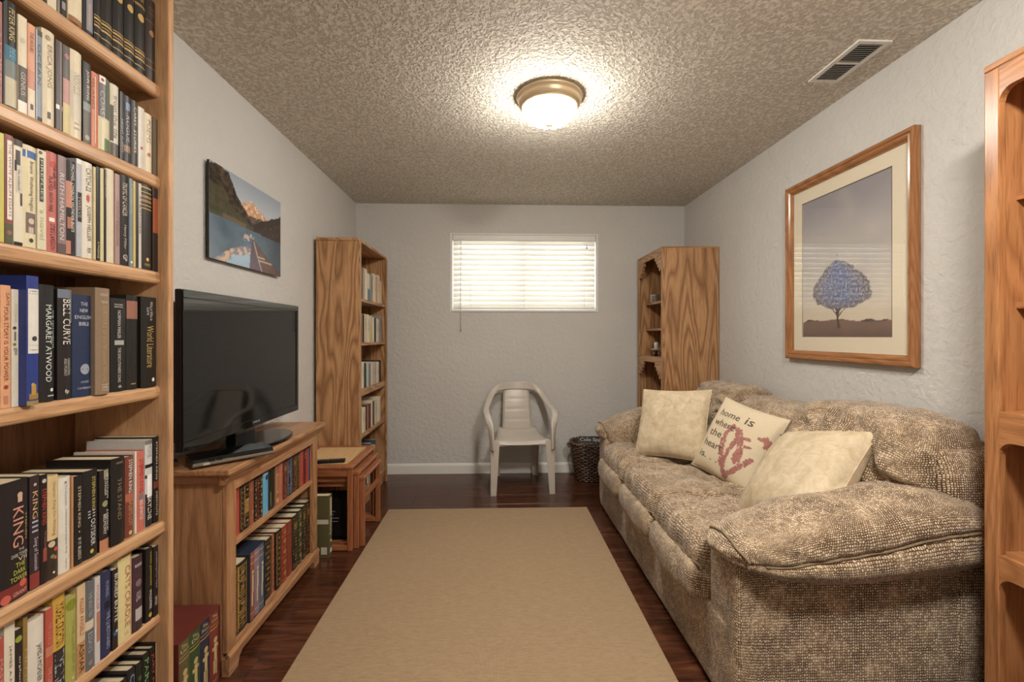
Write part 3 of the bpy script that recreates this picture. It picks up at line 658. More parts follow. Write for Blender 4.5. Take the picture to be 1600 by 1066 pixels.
def shelf_row(key, zt, Xf, rows, where, group, depth=0.17, maxtop=None):
    last = -9
    for k, row_ in enumerate(rows):
        x0, x1, yt, col, desc, decos = row_[:6]; opt = row_[6] if len(row_) > 6 else {}
        xf = Xf+opt.get('dx', 0.0)
        Ya = onX(x0, 500, xf).y; Yb = onX(x1, 500, xf).y
        Ya = max(Ya, last); last = Yb
        if Yb > KY1 and key in 'ABCDEFG': Yb = KY1-0.001
        if isinstance(yt, float): hh = yt
        else: hh = onX(x1, yt, xf).z-zt
        if maxtop: hh = min(hh, maxtop-zt)
        book(xf, Ya, Yb, zt+0.0004, hh, opt.get('d', depth), col, desc+' '+where, group, decos, hard=opt.get('hard'))
TB = 'of tall oak bookcase'
# ---- shelf A
gilt = []
for a, b, od in ((148,159,'fifth'),(160,177.5,'fourth'),(178,195.5,'third'),(196,212,'second'),(212.5,228.5,'first')):
    gilt.append((a, b, 0.236, (26,24,22), od+' gold-disc black leather volume from the brown one', [('b',0.02,0.035,GOLD),('h','THE',0.06,0.09,0.25,0.75,GOLD),('h','GREAT',0.10,0.14,0.15,0.85,GOLD),('b',0.185,0.195,GOLD),('b',0.205,0.212,GOLD),('d',0.5,0.34,0.30,GOLD),('b',0.73,0.738,GOLD),('b',0.755,0.775,GOLD),('b',0.80,0.808,GOLD),('b',0.83,0.85,GOLD),('b',0.92,0.93,GOLD)], {'hard': True}))
shelf_row('A', SHELF['A'], SX-0.006, [
 (60,74, 0.21, (30,24,24), 'black book with a small grey label', [('b',0.0,0.6,(38,26,24)),('r',0.2,0.8,0.80,0.92,(140,132,128))]),
 (74.5,89, 0.22, (216,204,180), 'plain cream book beside a grey pamphlet', [('t','COLLECTED STORIES',0.1,0.7,0.3,0.6,(150,138,120))]),
 (89.5,94, 0.20, (128,120,110), 'thin grey pamphlet', []),
 (94.5,104.5, 0.215, BK, 'black book with white lettering beside a tan one', [T('ANNOTATED',0.25,0.80,WH),('r',0.2,0.8,0.85,0.93,(150,140,136))]),
 (105,130.5, 0.205, (222,208,178), 'thick cream book with tan base', [('b',0.94,1.0,(150,104,70)),('r',0.70,0.76,0.05,0.55,(190,172,146))], {'dx': 0.006}),
 (131,147.5, 0.225, (40,38,40), 'dark book with a pale grey figure', [('r',0.25,0.95,0.40,0.96,(138,138,146)),('d',0.55,0.36,0.30,(138,138,146)),('r',0.4,0.68,0.66,0.9,(170,150,140))]),
 ]+gilt+[(229,244.5, 0.236, (44,30,24), 'dark brown leather volume with faded gilt', [('b',0.28,0.286,(150,116,70)),('d',0.5,0.42,0.24,(150,110,66)),('b',0.76,0.766,(150,116,70)),('b',0.84,0.85,(150,116,70)),('h','WORLD',0.10,0.14,0.2,0.8,(120,92,60)),('h','TALES',0.16,0.20,0.2,0.8,(120,92,60))], {'hard': True})],
 'on top shelf '+TB, 'books on the top shelf of the tall bookcase')
# ---- shelf B
w2 = 'on second shelf '+TB
shelf_row('B', SHELF['B'], SX-0.006, [
 (-4,4, 0.205, (150,92,86), 'pink patterned book', [T('STORIES',0.3,0.9,(190,140,130))]),
 (4.5,8.5, 0.21, BK, 'very thin black book', []),
 (9,28, 0.218, (30,28,28), 'black book with gold name and seascape spine', [T('PETER KING',0.06,0.36,(214,190,130)),('b',0.42,0.56,(62,110,134)),T('THE SEA',0.43,0.55,(150,190,200),0.3,0.8),('b',0.56,0.72,(120,126,124)),('b',0.72,0.99,(196,186,160))]),
 (28.5,43, 0.205, (220,206,180), 'cream book with dark grey lower half', [('d',0.5,0.25,0.3,(196,184,160)),('b',0.52,0.88,(84,78,72)),T('GENIUS',0.58,0.82,(190,182,170)),('b',0.88,1.0,W8)]),
 (43.5,55.5, 0.20, (216,154,122), 'salmon book with cream base', [T('THE HOURS',0.08,0.30,(130,86,70)),('b',0.50,0.70,(198,140,118)),('b',0.70,1.0,(222,206,182)),('r',0.3,0.7,0.86,0.92,(70,60,54))]),
 (56,66.5, 0.198, (126,134,144), 'blue grey book with pale stripe', [('r',0.0,0.2,0.0,1.0,(176,184,196)),('b',0.0,0.06,(70,62,56)),T('OCEAN',0.15,0.6,(90,92,100)),('b',0.96,1.0,BK)]),
 (67,87, 0.212, (220,206,178), 'wide cream book with grey italic name', [T('ERICA JONG',0.15,0.60,(140,126,108),0.25,0.7),('d',0.4,0.08,0.2,(160,146,124)),('r',0.35,0.6,0.86,0.93,(70,62,56))]),
 (87.5,98, 0.205, (78,70,68), 'dark grey book with white label', [('r',0.5,0.9,0.0,1.0,(120,108,108)),('b',0.72,0.77,W8)]),
 (98.5,110, 0.205, (90,82,78), 'grey book with pink and yellow lower half', [('d',0.5,0.12,0.35,(170,116,116)),('b',0.38,0.66,(186,140,132)),('b',0.66,1.0,(206,190,136))]),
 (110.5,129.5, 0.208, (222,208,180), 'wide cream book with pale title label', [('b',0.24,0.80,(208,198,178)),T('NOVELS',0.26,0.5,(168,156,138)),T('II',0.82,0.90,(160,148,128),0.3,0.7)]),
 (130,142.5, 0.198, (34,30,28), 'black book with white italic name and grey base', [T('JOHN IRVING',0.10,0.46,W8,0.3,0.75),('b',0.50,0.60,(130,138,134)),('b',0.60,1.0,(92,84,78)),('d',0.5,0.93,0.3,(170,160,148))]),
 (143,154, 0.186, (196,112,76), 'burnt orange book', [('r',0.45,0.58,0.05,0.95,(226,190,160)),T('ISLAND',0.1,0.5,(130,60,40),0.1,0.4)]),
 (154.5,173, 0.19, (112,110,112), 'landscape photo book with green and white base', [('r',0.1,0.55,0.0,0.10,W8),('d',0.32,0.05,0.12,(170,60,50)),('r',0.6,1.0,0.06,0.55,(92,106,84)),('b',0.55,0.99,(214,204,170)),('r',0.45,1.0,0.82,0.99,(96,120,74)),T('COAST',0.2,0.6,(190,184,176),0.15,0.45)]),
 (173.5,187, 0.188, (210,200,182), 'grey cream book with dark script and brown base', [T('from the life',0.15,0.75,(120,110,98),0.3,0.7),('b',0.82,1.0,(92,84,76)),('r',0.0,0.3,0.3,0.8,(96,88,80))]),
 (187.5,194, 0.182, BK, 'thin black book with white specks of text', [T('NIGHT FLIGHT',0.4,0.9,(190,184,172))]),
 (194.5,205, 0.180, (58,56,58), 'charcoal book with blue square', [('r',0.2,0.9,0.1,0.22,(120,142,170)),T('ROGUE',0.3,0.7,(170,170,176)),('b',0.75,0.85,(150,120,100))]),
 (205.5,216, 0.180, (60,56,52), 'dark grey book with white spaced lettering', [T('CAREY  STORIES',0.10,0.80,W8,0.35,0.7)]),
 (216.5,226, 0.173, (206,198,186), 'pale grey slim book with tiny red mark', [('d',0.5,0.66,0.2,(170,80,70))]),
 (226.5,239, 0.168, (216,202,174), 'cream slim book with small red mark', [('d',0.5,0.70,0.2,(170,84,70)),T('POEMS',0.1,0.5,(150,136,112))]),
 (239.5,247, 0.168, (116,104,88), 'olive grey slim book at the end', [('r',0.8,1.0,0,1,(70,60,50))]),
 ], w2, 'books on the second shelf of the tall bookcase', maxtop=SHELF['A']-0.04)
# ---- shelf C
w3 = 'on third shelf '+TB
shelf_row('C', SHELF['C'], SX-0.004, [
 (-3,7, 210, (196,188,96), 'lime yellow book', []),
 (7.5,21, 214, (132,72,66), 'maroon book with long white label', [('r',0.25,0.85,0.05,0.78,W8),T('THE WHITE ALBUM ESSAYS',0.08,0.75,(120,60,56),0.4,0.75),('b',0.82,1.0,(84,86,62)),('d',0.5,0.9,0.3,(150,90,80))]),
 (21.5,36, 222, (222,212,190), 'white book with black inky pattern', [('b',0.0,0.06,(60,54,50)),('r',0.2,0.7,0.10,0.24,(60,54,50)),('r',0.25,0.95,0.24,0.50,(206,198,180)),('r',0.1,0.3,0.2,0.3,BK),('r',0.7,0.95,0.5,0.62,(70,64,58)),T('the notebook',0.28,0.48,(70,66,60),0.4,0.7),('b',0.97,1.0,BK)]),
 (36.5,58.5, 233, (220,208,172), 'cream classic with blue band and small portrait', [('b',0.05,0.12,(70,104,160)),('r',0.18,0.26,0.05,0.12,W8),T('Bronte  Wuthering Heights',0.15,0.64,(96,88,76),0.38,0.72),('r',0.2,0.92,0.66,0.86,(120,104,100)),('d',0.56,0.74,0.22,(214,190,170)),('r',0.35,0.75,0.80,0.86,(200,180,166)),('d',0.55,0.93,0.16,(60,54,50))]),
 (59,73, 238, (216,208,180), 'pale cream book with black title strip', [('r',0.2,0.62,0.08,0.52,(52,52,54)),T('FIREFLIES',0.10,0.50,(196,190,170),0.28,0.55),T('a novel',0.6,0.9,(180,172,146)),('d',0.3,0.03,0.2,(90,90,84))]),
 (73.5,90.5, 242, (192,108,100), 'pink red thriller with black lettering', [('d',0.6,0.12,0.3,(190,70,64)),T('THE GIRL WHO',0.12,0.36,(60,30,30),0.55,0.85),T('PLAYED WITH FIRE',0.25,0.60,(60,30,30),0.2,0.5),('r',0.2,0.7,0.66,0.70,W8),T('STIEG LARSSON',0.72,0.98,(60,30,30),0.3,0.75)]),
 (91,104, 247, (140,118,118), 'mauve grey book with white serif name', [T('RUTH HAMILTON',0.18,0.86,(216,206,202),0.15,0.7),('b',0.90,1.0,(96,84,84))]),
 (104.5,119, 255, (34,28,26), 'black and flesh coloured lettered book', [('r',0.0,0.5,0.22,0.50,(196,134,112)),('r',0.1,0.6,0.60,0.72,(170,110,92)),('r',0.0,0.4,0.85,0.99,(186,124,104)),T('MICHAEL CHABON WONDER BOYS',0.03,0.75,W8,0.45,0.85)]),
 (119.5,128.5, 251, (178,178,186), 'pale lavender book with black label', [('r',0.2,0.95,0.34,0.64,(36,32,32)),T('TWELVE',0.38,0.60,(170,160,150)),('b',0.0,0.05,W8)]),
 (129,146, 258, (222,214,198), 'white classic with grey lettering and red figure', [T('CATCH-22',0.06,0.30,(92,88,84),0.3,0.78),('r',0.35,0.65,0.345,0.40,(190,84,84)),('r',0.45,0.55,0.33,0.42,(190,84,84)),T('JOSEPH HELLER',0.45,0.82,(92,88,84),0.3,0.78),T('RH',0.89,0.94,(70,66,62),0.4,0.8)]),
 (146.5,150, 262, (206,190,150), 'thin beige book', []),
 (150.5,156.5, 262, (30,28,27), 'thin black book with cream edge', [T('A PASSAGE',0.8,0.98,(200,190,160))]),
 (157,162.5, 265, (206,196,150), 'thin yellowed cream book', []),
 (163,166.5, 266, BK, 'sliver thin black book', [T('LETTERS FROM',0.0,0.3,(180,170,150))]),
 (167,179.5, 268, (218,206,180), 'plain cream paperback', []),
 (180,187.5, 274, (168,138,134), 'mauve pink thin book', [T('CONFESSIONS',0.3,0.8,(130,96,94))]),
 (188,202, 275, (34,28,28), 'black book with slanted cream title', [T('TROPIC OF CANCER',0.08,0.45,(220,206,186),0.25,0.8),T('Henry Miller',0.55,0.82,(196,186,170),0.3,0.7),T('GP',0.88,0.95,W8,0.3,0.8)]),
 (202.5,208, 281, (124,136,142), 'thin blue grey book', [T('A SENTIMENTAL',0.05,0.4,(196,196,180)),('d',0.5,0.95,0.3,W8)]),
 (208.5,212, 284, (206,180,104), 'thin yellow book', []),
 (212.5,221.5, 288, (206,200,190), 'half black half white slim book', [('r',0.0,0.42,0,1,(34,30,30)),T('STRANGER',0.15,0.6,(96,90,86),0.55,0.85)]),
 (222,238.5, 290, (44,40,34), 'black hardback with gold bars at its head', [('b',0.03,0.045,GOLD),('b',0.09,0.10,GOLD),('b',0.13,0.16,(150,120,76)),('b',0.18,0.21,(150,120,76)),('b',0.24,0.25,GOLD),('b',0.28,0.29,GOLD),('d',0.5,0.88,0.14,GOLD),('h','PRESS',0.93,0.96,0.25,0.75,GOLD)], {'hard': True}),
 (239,249.5, 297, (46,36,30), 'dark brown book with orange square at the end', [('b',0.12,0.54,(164,86,56))]),
 ], w3, 'books on the third shelf of the tall bookcase', maxtop=SHELF['B']-0.04)
# ---- shelf D
w4 = 'on fourth shelf '+TB
shelf_row('D', SHELF['D'], SX-0.004, [
 (-10,0.5, 470, (104,46,40), 'dark red book before the peach one', []),
 (1,17.5, 447, (216,160,122), 'peach book with hand lettered title', [T('YOUR STORY IS YOUR POWER',0.17,0.78,(128,80,62),0.3,0.72),T('SAM',0.06,0.16,(150,96,74),0.5,0.85),('d',0.5,0.83,0.22,(150,60,50)),('r',0.3,0.7,0.90,0.97,(190,130,100))]),
 (18,29.5, 453, (222,214,198), 'white doodled slim book', [('d',0.4,0.33,0.25,(80,64,40)),('d',0.4,0.47,0.22,(120,120,60)),('r',0.35,0.6,0.36,0.44,(120,112,100)),T('gas',0.50,0.56,(90,90,90)),('r',0.4,0.8,0.12,0.28,(206,198,180))]),
 (39,62.5, 433, (40,58,128), 'royal blue book with white label and gold figure', [('r',0.08,0.98,0.10,0.60,(220,216,208)),('r',0.12,0.94,0.135,0.139,(150,146,140)),('r',0.2,0.86,0.115,0.122,(120,116,110)),('d',0.55,0.485,0.22,(60,58,58)),('r',0.12,0.94,0.535,0.538,(150,146,140)),('r',0.2,0.86,0.57,0.576,(120,116,110)),('r',0.3,0.7,0.84,0.92,(176,140,70)),('d',0.42,0.84,0.14,(190,156,90)),('r',0.15,0.95,0.91,0.955,(150,116,60)),('b',0.965,1.0,(150,130,86))], {'dx': 0.018, 'd': 0.21, 'hard': True}),
 (63.5,87, 447, (32,30,32), 'black hardback with tall white name lettering', [T('MARGARET ATWOOD',0.17,0.83,(216,222,214),0.33,0.72),T('THE TESTAMENTS',0.21,0.54,(170,190,176),0.78,0.95),('d',0.75,0.90,0.12,W8),('r',0.45,0.95,0.945,0.955,(190,190,186))]),
 (92,114.5, 454, (34,29,29), 'black hardback with blue cap and white title', [('b',0.0,0.08,(112,120,134)),('r',0.75,0.98,0.0,0.30,(110,108,108)),T('BELL CURVE',0.09,0.50,(222,216,206),0.28,0.82),T('HERRNSTEIN',0.63,0.78,(190,184,176),0.58,0.78),T('AND MURRAY',0.63,0.79,(190,184,176),0.34,0.54),('h','fp',0.91,0.955,0.4,0.7,W8)]),
 (115,144.5, 463, (38,50,80), 'navy scripture with silver title and medallion', [('h','THE',0.07,0.105,0.36,0.74,(196,200,206)),('h','NEW',0.135,0.17,0.32,0.76,(196,200,206)),('h','ENGLISH',0.20,0.235,0.10,0.98,(196,200,206)),('h','BIBLE',0.265,0.30,0.28,0.82,(196,200,206)),('d',0.6,0.73,0.26,(150,158,168)),('r',0.34,0.86,0.725,0.735,(60,72,100)),('r',0.58,0.62,0.68,0.78,(60,72,100)),('h','OXFORD',0.845,0.865,0.36,0.82,(186,190,196)),('h','CAMBRIDGE',0.905,0.925,0.22,0.96,(186,190,196))], {'hard': True}),
 (146,173.5, 452, (140,118,96), 'thick taupe anthology with faint gold title', [('h','WRIGHT',0.05,0.075,0.25,0.8,(214,200,176)),('h','TREVOR',0.12,0.145,0.3,0.78,(214,200,176)),T('WRITERS of the Western World',0.16,0.88,(176,146,96),0.38,0.7),('h','Houghton',0.90,0.92,0.35,0.9,(220,208,186)),('h','Mifflin',0.925,0.945,0.4,0.85,(220,208,186)),('h','Company',0.95,0.97,0.35,0.9,(220,208,186))], {'dx': 0.010, 'd': 0.21, 'hard': True}),
 (174.5,199, 468, (28,26,26), 'black hardback with centred white stencil lettering', [('h','PULITZER',0.06,0.075,0.2,0.7,W8),('h','EDITION',0.085,0.10,0.2,0.7,W8),T('NORMAN MAILER',0.13,0.43,(206,204,198),0.36,0.56),('r',0.2,0.8,0.45,0.50,(170,168,164)),T('THE EXECUTIONERS SONG',0.53,0.90,(206,204,198),0.38,0.56),('h','db',0.93,0.96,0.4,0.6,W8)]),
 (199.5,217, 463, (34,32,30), 'black hardback with a rose brown label patch', [('b',0.06,0.25,(150,104,88)),('r',0.3,0.75,0.935,0.945,(170,150,100))], {'hard': True}),
 (222,246, 466, (30,27,25), 'black anthology with gold script title at the end', [T('World Literature',0.32,0.78,(176,150,88),0.3,0.75),T('Who is Who in',0.05,0.26,(200,194,182),0.5,0.68),T('Lore',0.12,0.20,(200,194,182),0.3,0.48),('d',0.72,0.92,0.10,W8)], {'dx': 0.004, 'hard': True}),
 ], w4, 'books on the fourth shelf of the tall bookcase', depth=0.20)
# white tab sticking out by the last volume
# ---- shelf E
w5 = 'on fifth shelf '+TB
RED = (186,70,62); KG = (214,150,124)
shelf_row('E', SHELF['E'], SX-0.002, [
 (-8,46, 745, (36,30,31), 'huge black hardback with pink name and rose', [('d',0.72,0.13,0.09,(206,170,150)),('r',0.65,0.80,0.13,0.19,(206,170,150)),T('KING',0.23,0.56,(204,142,122),0.50,0.84),T('STEPHEN',0.30,0.52,(176,160,90),0.90,0.96),('h','THE',0.58,0.60,0.68,0.86,(200,190,170)),('h','DARK TOWER',0.615,0.645,0.45,0.98,(206,196,178)),('h','VII',0.65,0.685,0.65,0.95,(206,196,178)),('h','THE',0.695,0.735,0.58,0.90,(190,190,84)),('h','DARK',0.75,0.79,0.52,0.92,(190,190,84)),('h','TOWER',0.805,0.845,0.42,0.97,(190,190,84)),('b',0.87,0.98,(122,48,44)),('d',0.82,0.88,0.12,(196,92,78)),('d',0.30,0.96,0.14,(196,96,84)),('h','GRANT',0.935,0.965,0.5,0.95,(216,180,170))], {'dx': 0.004, 'd': 0.19, 'hard': True}),
 (46.5,62.5, 741, (52,40,44), 'dusky fantasy hardback with tan name and red base', [('d',0.5,0.08,0.16,(206,176,156)),T('KING',0.14,0.38,(206,170,120),0.25,0.75),T('III',0.40,0.50,(170,172,190),0.2,0.8),T('Song of Susannah',0.55,0.84,(196,184,196),0.3,0.8),('b',0.86,0.99,(132,54,50))]),
 (63,74.5, 740, (34,26,26), 'slim black horror paperback with red stacked name', [('d',0.5,0.06,0.3,(190,184,176)),T('STEPHEN KING',0.13,0.46,RED,0.25,0.8),T('THE GUNSLINGER',0.52,0.70,(170,110,100),0.5,0.8),('r',0.35,0.9,0.68,0.80,(150,72,66))]),
 (75,92.5, 741, (214,188,140), 'cream yellow hardback with floral dark base', [T('Stephen King On Writing',0.06,0.58,(166,130,92),0.35,0.72),('b',0.62,1.0,(58,44,36)),('d',0.35,0.66,0.28,(206,190,160)),('d',0.7,0.72,0.2,(190,80,66)),('d',0.4,0.78,0.18,(120,130,70)),('d',0.65,0.80,0.15,(200,96,80)),('d',0.5,0.94,0.10,W8)]),
 (93,111.5, 743, (220,214,202), 'plain white hardback with thin dark lettering', [T('The Shawshank',0.08,0.30,(130,150,160),0.45,0.62),T('Hollywood and Stephen King',0.34,0.80,(90,90,92),0.45,0.62),('d',0.5,0.055,0.10,(120,120,120)),T('Magistrale',0.86,0.97,(120,120,124),0.45,0.62)]),
 (112,115, 744, (190,140,96), 'thin tan pamphlet', []),
 (115.5,131.5, 741, (33,29,29), 'black paperback with cream spaced lettering', [T('STEPHEN KING',0.12,0.58,(206,190,160),0.38,0.66),('d',0.5,0.63,0.07,(206,190,160)),T('IF IT BLEEDS',0.70,0.94,(206,200,186),0.38,0.68)]),
 (132,154.5, 731, (33,30,31), 'black hardback with yellow lettering and pale figure', [T('STEPHEN KING',0.08,0.46,(200,186,96),0.5,0.76),T('III',0.46,0.54,(186,186,186),0.25,0.75),T('OUTSIDER',0.56,0.86,(214,212,204),0.42,0.76),('d',0.5,0.925,0.13,(196,180,80))]),
 (157,171.5, 732, (40,33,31), 'black and tan true crime book with white lettering', [('r',0.35,0.95,0.0,0.10,(150,150,126)),T('SEBASTIAN',0.05,0.36,W8,0.66,0.92),T('JUNGER',0.10,0.32,W8,0.36,0.6),('d',0.5,0.42,0.3,(150,150,110)),T('A DEATH IN',0.50,0.76,W8,0.62,0.92),T('BELMONT',0.55,0.80,W8,0.30,0.58),('b',0.86,1.0,(190,128,96))]),
 (172,196.5, 712, (33,30,29), 'large black hardback with dull gold title', [('r',0.3,0.8,0.05,0.07,(110,96,76)),T('THE STAND',0.24,0.72,(140,122,90),0.38,0.68)], {'dx': 0.006, 'hard': True}),
 (197,210.5, 711, (122,66,54), 'rust brown paperback with white name', [T('STEPHEN KING',0.04,0.45,W8,0.3,0.7),T('SALEMS LOT',0.55,0.86,(206,150,100),0.3,0.75),('d',0.5,0.95,0.2,(206,180,120)),('b',0.46,0.56,(176,104,80))]),
 (211,213.5, 706, W8, 'thin white magazine', []),
 (214,227.5, 703, (196,112,98), 'coral hardback with red name and blue gem', [T('STEPHEN KING',0.10,0.52,(176,36,40),0.3,0.75),('d',0.45,0.57,0.22,(90,130,150)),T('END OF WATCH',0.62,0.86,W8,0.3,0.7)]),
 (228,239.5, 686, (206,206,204), 'white hardback with black skyline picture', [('b',0.0,0.05,(120,116,112)),T('MOVIE',0.06,0.2,(140,140,140)),('b',0.28,0.32,BK),('r',0.2,0.9,0.40,0.66,(240,240,240)),('b',0.40,0.44,(60,58,58)),('b',0.62,1.0,(40,38,38)),T('SKYLINE',0.66,0.92,W8)]),
 (240,252, 680, (32,29,29), 'tall black hardback with tiny white lettering', [T('STEPHEN KING',0.06,0.50,W8,0.4,0.7),('b',0.52,0.60,(120,60,50)),T('INSTITUTE',0.64,0.92,W8,0.4,0.7)]),
 ], w5, 'horror novels on the fifth shelf of the tall bookcase', depth=0.165)
# ---- shelf F
w6 = 'on sixth shelf '+TB
F_ = [
 (-3,6.5, (176,84,74), 'red book with pale lettering', [T('MASTERWORKS',0.2,0.9,(214,160,150))]),
 (7,24, (220,210,190), 'white book with spaced grey capitals', [T('JAMES A MICHENER',0.20,0.86,(110,102,92),0.38,0.66)]),
 (24.5,35.5, (44,38,36), 'dark book with lime disc and lower case title', [('d',0.4,0.10,0.5,(150,160,60)),T('orphan train',0.28,0.74,(214,206,190),0.35,0.75),('b',0.80,1.0,(150,136,116))]),
 (36,43.5, (140,112,62), 'olive brown slim book', [T('MEMOIR',0.3,0.8,(180,156,100))]),
 (44,71, (222,214,200), 'wide white book with heavy black capitals', [T('JAMES A MICHENER',0.28,0.68,(44,40,38),0.42,0.82),T('HAWAII',0.72,0.98,(44,40,38),0.38,0.80)]),
 (71.5,83.5, (180,84,70), 'brick red book with small portrait', [('b',0.40,0.50,(196,130,100)),T('THE SOURCE',0.15,0.38,(216,140,126)),T('THE CENTURY',0.62,0.92,(216,160,150))]),
 (84,103.5, (206,164,74), 'yellow and black book with condensed capitals', [T('MICHAEL CRICHTON',0.10,0.52,(50,38,28),0.18,0.84),('b',0.55,1.0,(48,44,44)),T('TIMELINE',0.57,0.88,(170,170,176),0.12,0.88),('d',0.5,0.95,0.3,(120,92,50))]),
 (104,120.5, (168,166,88), 'lime green book', [('d',0.5,0.10,0.5,(132,138,48)),T('THE LIFE OF PI',0.28,0.86,(150,142,70),0.5,0.8),('d',0.6,0.93,0.12,(214,206,160))]),
 (121,134, (214,186,146), 'tan paperback with red title and brown lettering', [T('KILLER ANGELS',0.15,0.55,(170,84,64),0.3,0.75),('b',0.62,0.98,(186,138,92)),T('ASHAR',0.64,0.95,(60,40,28),0.2,0.8)]),
 (134.5,148, (104,106,110), 'slate grey book with cream square', [T('THE SELECTED',0.12,0.40,(170,170,172),0.3,0.7),('b',0.44,0.54,(216,198,174)),T('ESSAYS',0.58,0.80,(170,170,172)),('d',0.5,0.92,0.25,(150,130,124))]),
 (148.5,157, (206,200,196), 'white book with faded rust stain', [('r',0.3,1.0,0.40,0.75,(180,124,104)),T('WONDER',0.08,0.38,(180,110,110))]),
 (157.5,175.5, (44,50,84), 'navy blue book with pale centred title', [T('IN DARKNESS',0.12,0.30,(150,150,176),0.4,0.7),('r',0.35,0.75,0.36,0.44,(30,28,34)),T('THE QUESTIONERS',0.48,0.92,(160,162,186),0.4,0.85)]),
 (176,185, (38,34,34), 'black paperback with bold white capitals and blue bird', [T('BURIED BUTTE',0.06,0.66,W8,0.3,0.85),('d',0.5,0.80,0.4,(60,96,140)),('d',0.7,0.78,0.18,W8)]),
 (186,208, (222,206,152), 'pale yellow hardback with tall rust capitals', [T('CATS CRADLE',0.12,0.84,(180,112,70),0.42,0.80),('r',0.88,0.97,0,1,(206,150,130)),('h','NOVEL',0.90,0.93,0.4,0.7,(180,150,100))]),
 (209,224.5, (70,48,56), 'plum book with white sketched figures', [('r',0.15,0.85,0.10,0.14,(160,140,144)),('d',0.5,0.36,0.30,(130,104,112)),T('NOVEL',0.48,0.60,(190,176,180)),('r',0.2,0.9,0.70,0.86,(186,178,176)),('r',0.3,0.8,0.88,0.98,(60,50,56))]),
 (229,239.5, (32,28,27), 'black hardback with yellow and white capitals', [T('SONIA JOHNSON',0.06,0.52,(196,176,64),0.4,0.8),T('WILDFIRE',0.58,0.84,(220,214,200),0.4,0.8),('d',0.55,0.92,0.25,(196,176,64))]),
 (240,247.5, (38,33,36), 'slim dark book with white script at the end', [T('and Believing Your Vision',0.08,0.6,(200,196,192),0.35,0.75),T('SIMON',0.72,0.84,W8)]),
]
hrng = random.Random(8)
shelf_row('F', SHELF['F'], SX-0.004, [(a, b, 0.205+0.028*hrng.random(), c, d, e) for a, b, c, d, e in F_], w6, 'novels on the sixth shelf of the tall bookcase', depth=0.15)
# ---- shelf G (bottom)
w7 = 'on bottom shelf '+TB
shelf_row('G', SHELF['G'], SX-0.012, [
 (148,168, 0.205, (46,40,38), 'thick black hardback nearest the kick board corner', [T('WINTER',0.1,0.6,W8)], {'hard': True}),
 (168.5,186, 0.210, (206,190,160), 'cream hardback between two black ones', [T('SUMMER',0.1,0.6,(90,70,50))], {'hard': True}),
 (186.5,200, 0.215, (34,30,30), 'black hardback with white lettering', [T('THE FIRM',0.1,0.6,W8)], {'hard': True}),
 (200.5,213, 0.226, (34,32,38), 'black hardback with pale blue script', [T('CLIENT',0.08,0.7,(130,150,176),0.2,0.8)], {'hard': True}),
 (213.5,224, 0.222, (30,34,28), 'black hardback with dark green dots', [('d',0.5,0.2,0.3,(60,90,50)),T('CHAMBER',0.3,0.8,(140,140,130))], {'hard': True}),
 (224.5,234.5, 0.232, (32,34,30), 'black hardback with mint green script', [T('PARTNER',0.08,0.75,(120,176,116),0.2,0.85)], {'hard': True}),
 (235,243.5, 0.232, (36,28,27), 'black hardback with coral script', [T('JURY ROOM',0.08,0.75,(196,96,76),0.2,0.85)], {'hard': True}),
 (244,247, 0.240, (44,26,22), 'dark maroon book with no lettering', [], {'hard': True}),
 ], w7, 'thrillers on the bottom shelf of the tall bookcase', depth=0.17)
# ---- volumes past the left edge of the photograph
pal = [((66,54,50),'dark brown'), ((188,172,146),'beige'), ((120,48,42),'crimson'), ((60,74,92),'steel blue'), ((92,98,74),'moss green'), ((150,110,64),'ochre'), ((84,62,88),'plum'), ((30,28,28),'black'), ((206,200,186),'chalk'), ((44,84,84),'teal'), ((176,120,112),'dusty rose'), ((120,120,122),'grey'), ((40,44,76),'navy'), ((214,190,120),'straw'), ((70,52,40),'umber')]
frng = random.Random(21)
for key, zt in SHELF.items():
    Ylim = {'A': onX(60,500,SX-0.006).y, 'G': onX(148,500,SX-0.012).y, 'D': onX(-10,500,SX-0.004).y, 'E': onX(-8,500,SX).y}.get(key, onX(-4,500,SX-0.006).y)-0.002
    y = KY0+0.002; k = 0
    ordn = dict(A='top', B='second', C='third', D='fourth', E='fifth', F='sixth', G='bottom')[key]
    ws = [0.030+0.020*frng.random() for _ in range(20)]; n_ = max(1, int((Ylim-y)/0.040)); tot = sum(ws[:n_]); sc = (Ylim-y)/tot
    for k in range(n_):
        c_, cn = pal[(k+ord(key)) % 15]; wd = ws[k]*sc
        book(SX-0.008, y, y+wd, zt+0.0004, 0.195+0.02*frng.random(), 0.15, c_, '%s cloth book with two thin rules, %s shelf of tall oak bookcase' % (cn, ordn), 'cloth books at the near end of the tall bookcase', [('b',0.08,0.09,(190,170,130)),('b',0.86,0.87,(190,170,130))], hard=True)
        y += wd

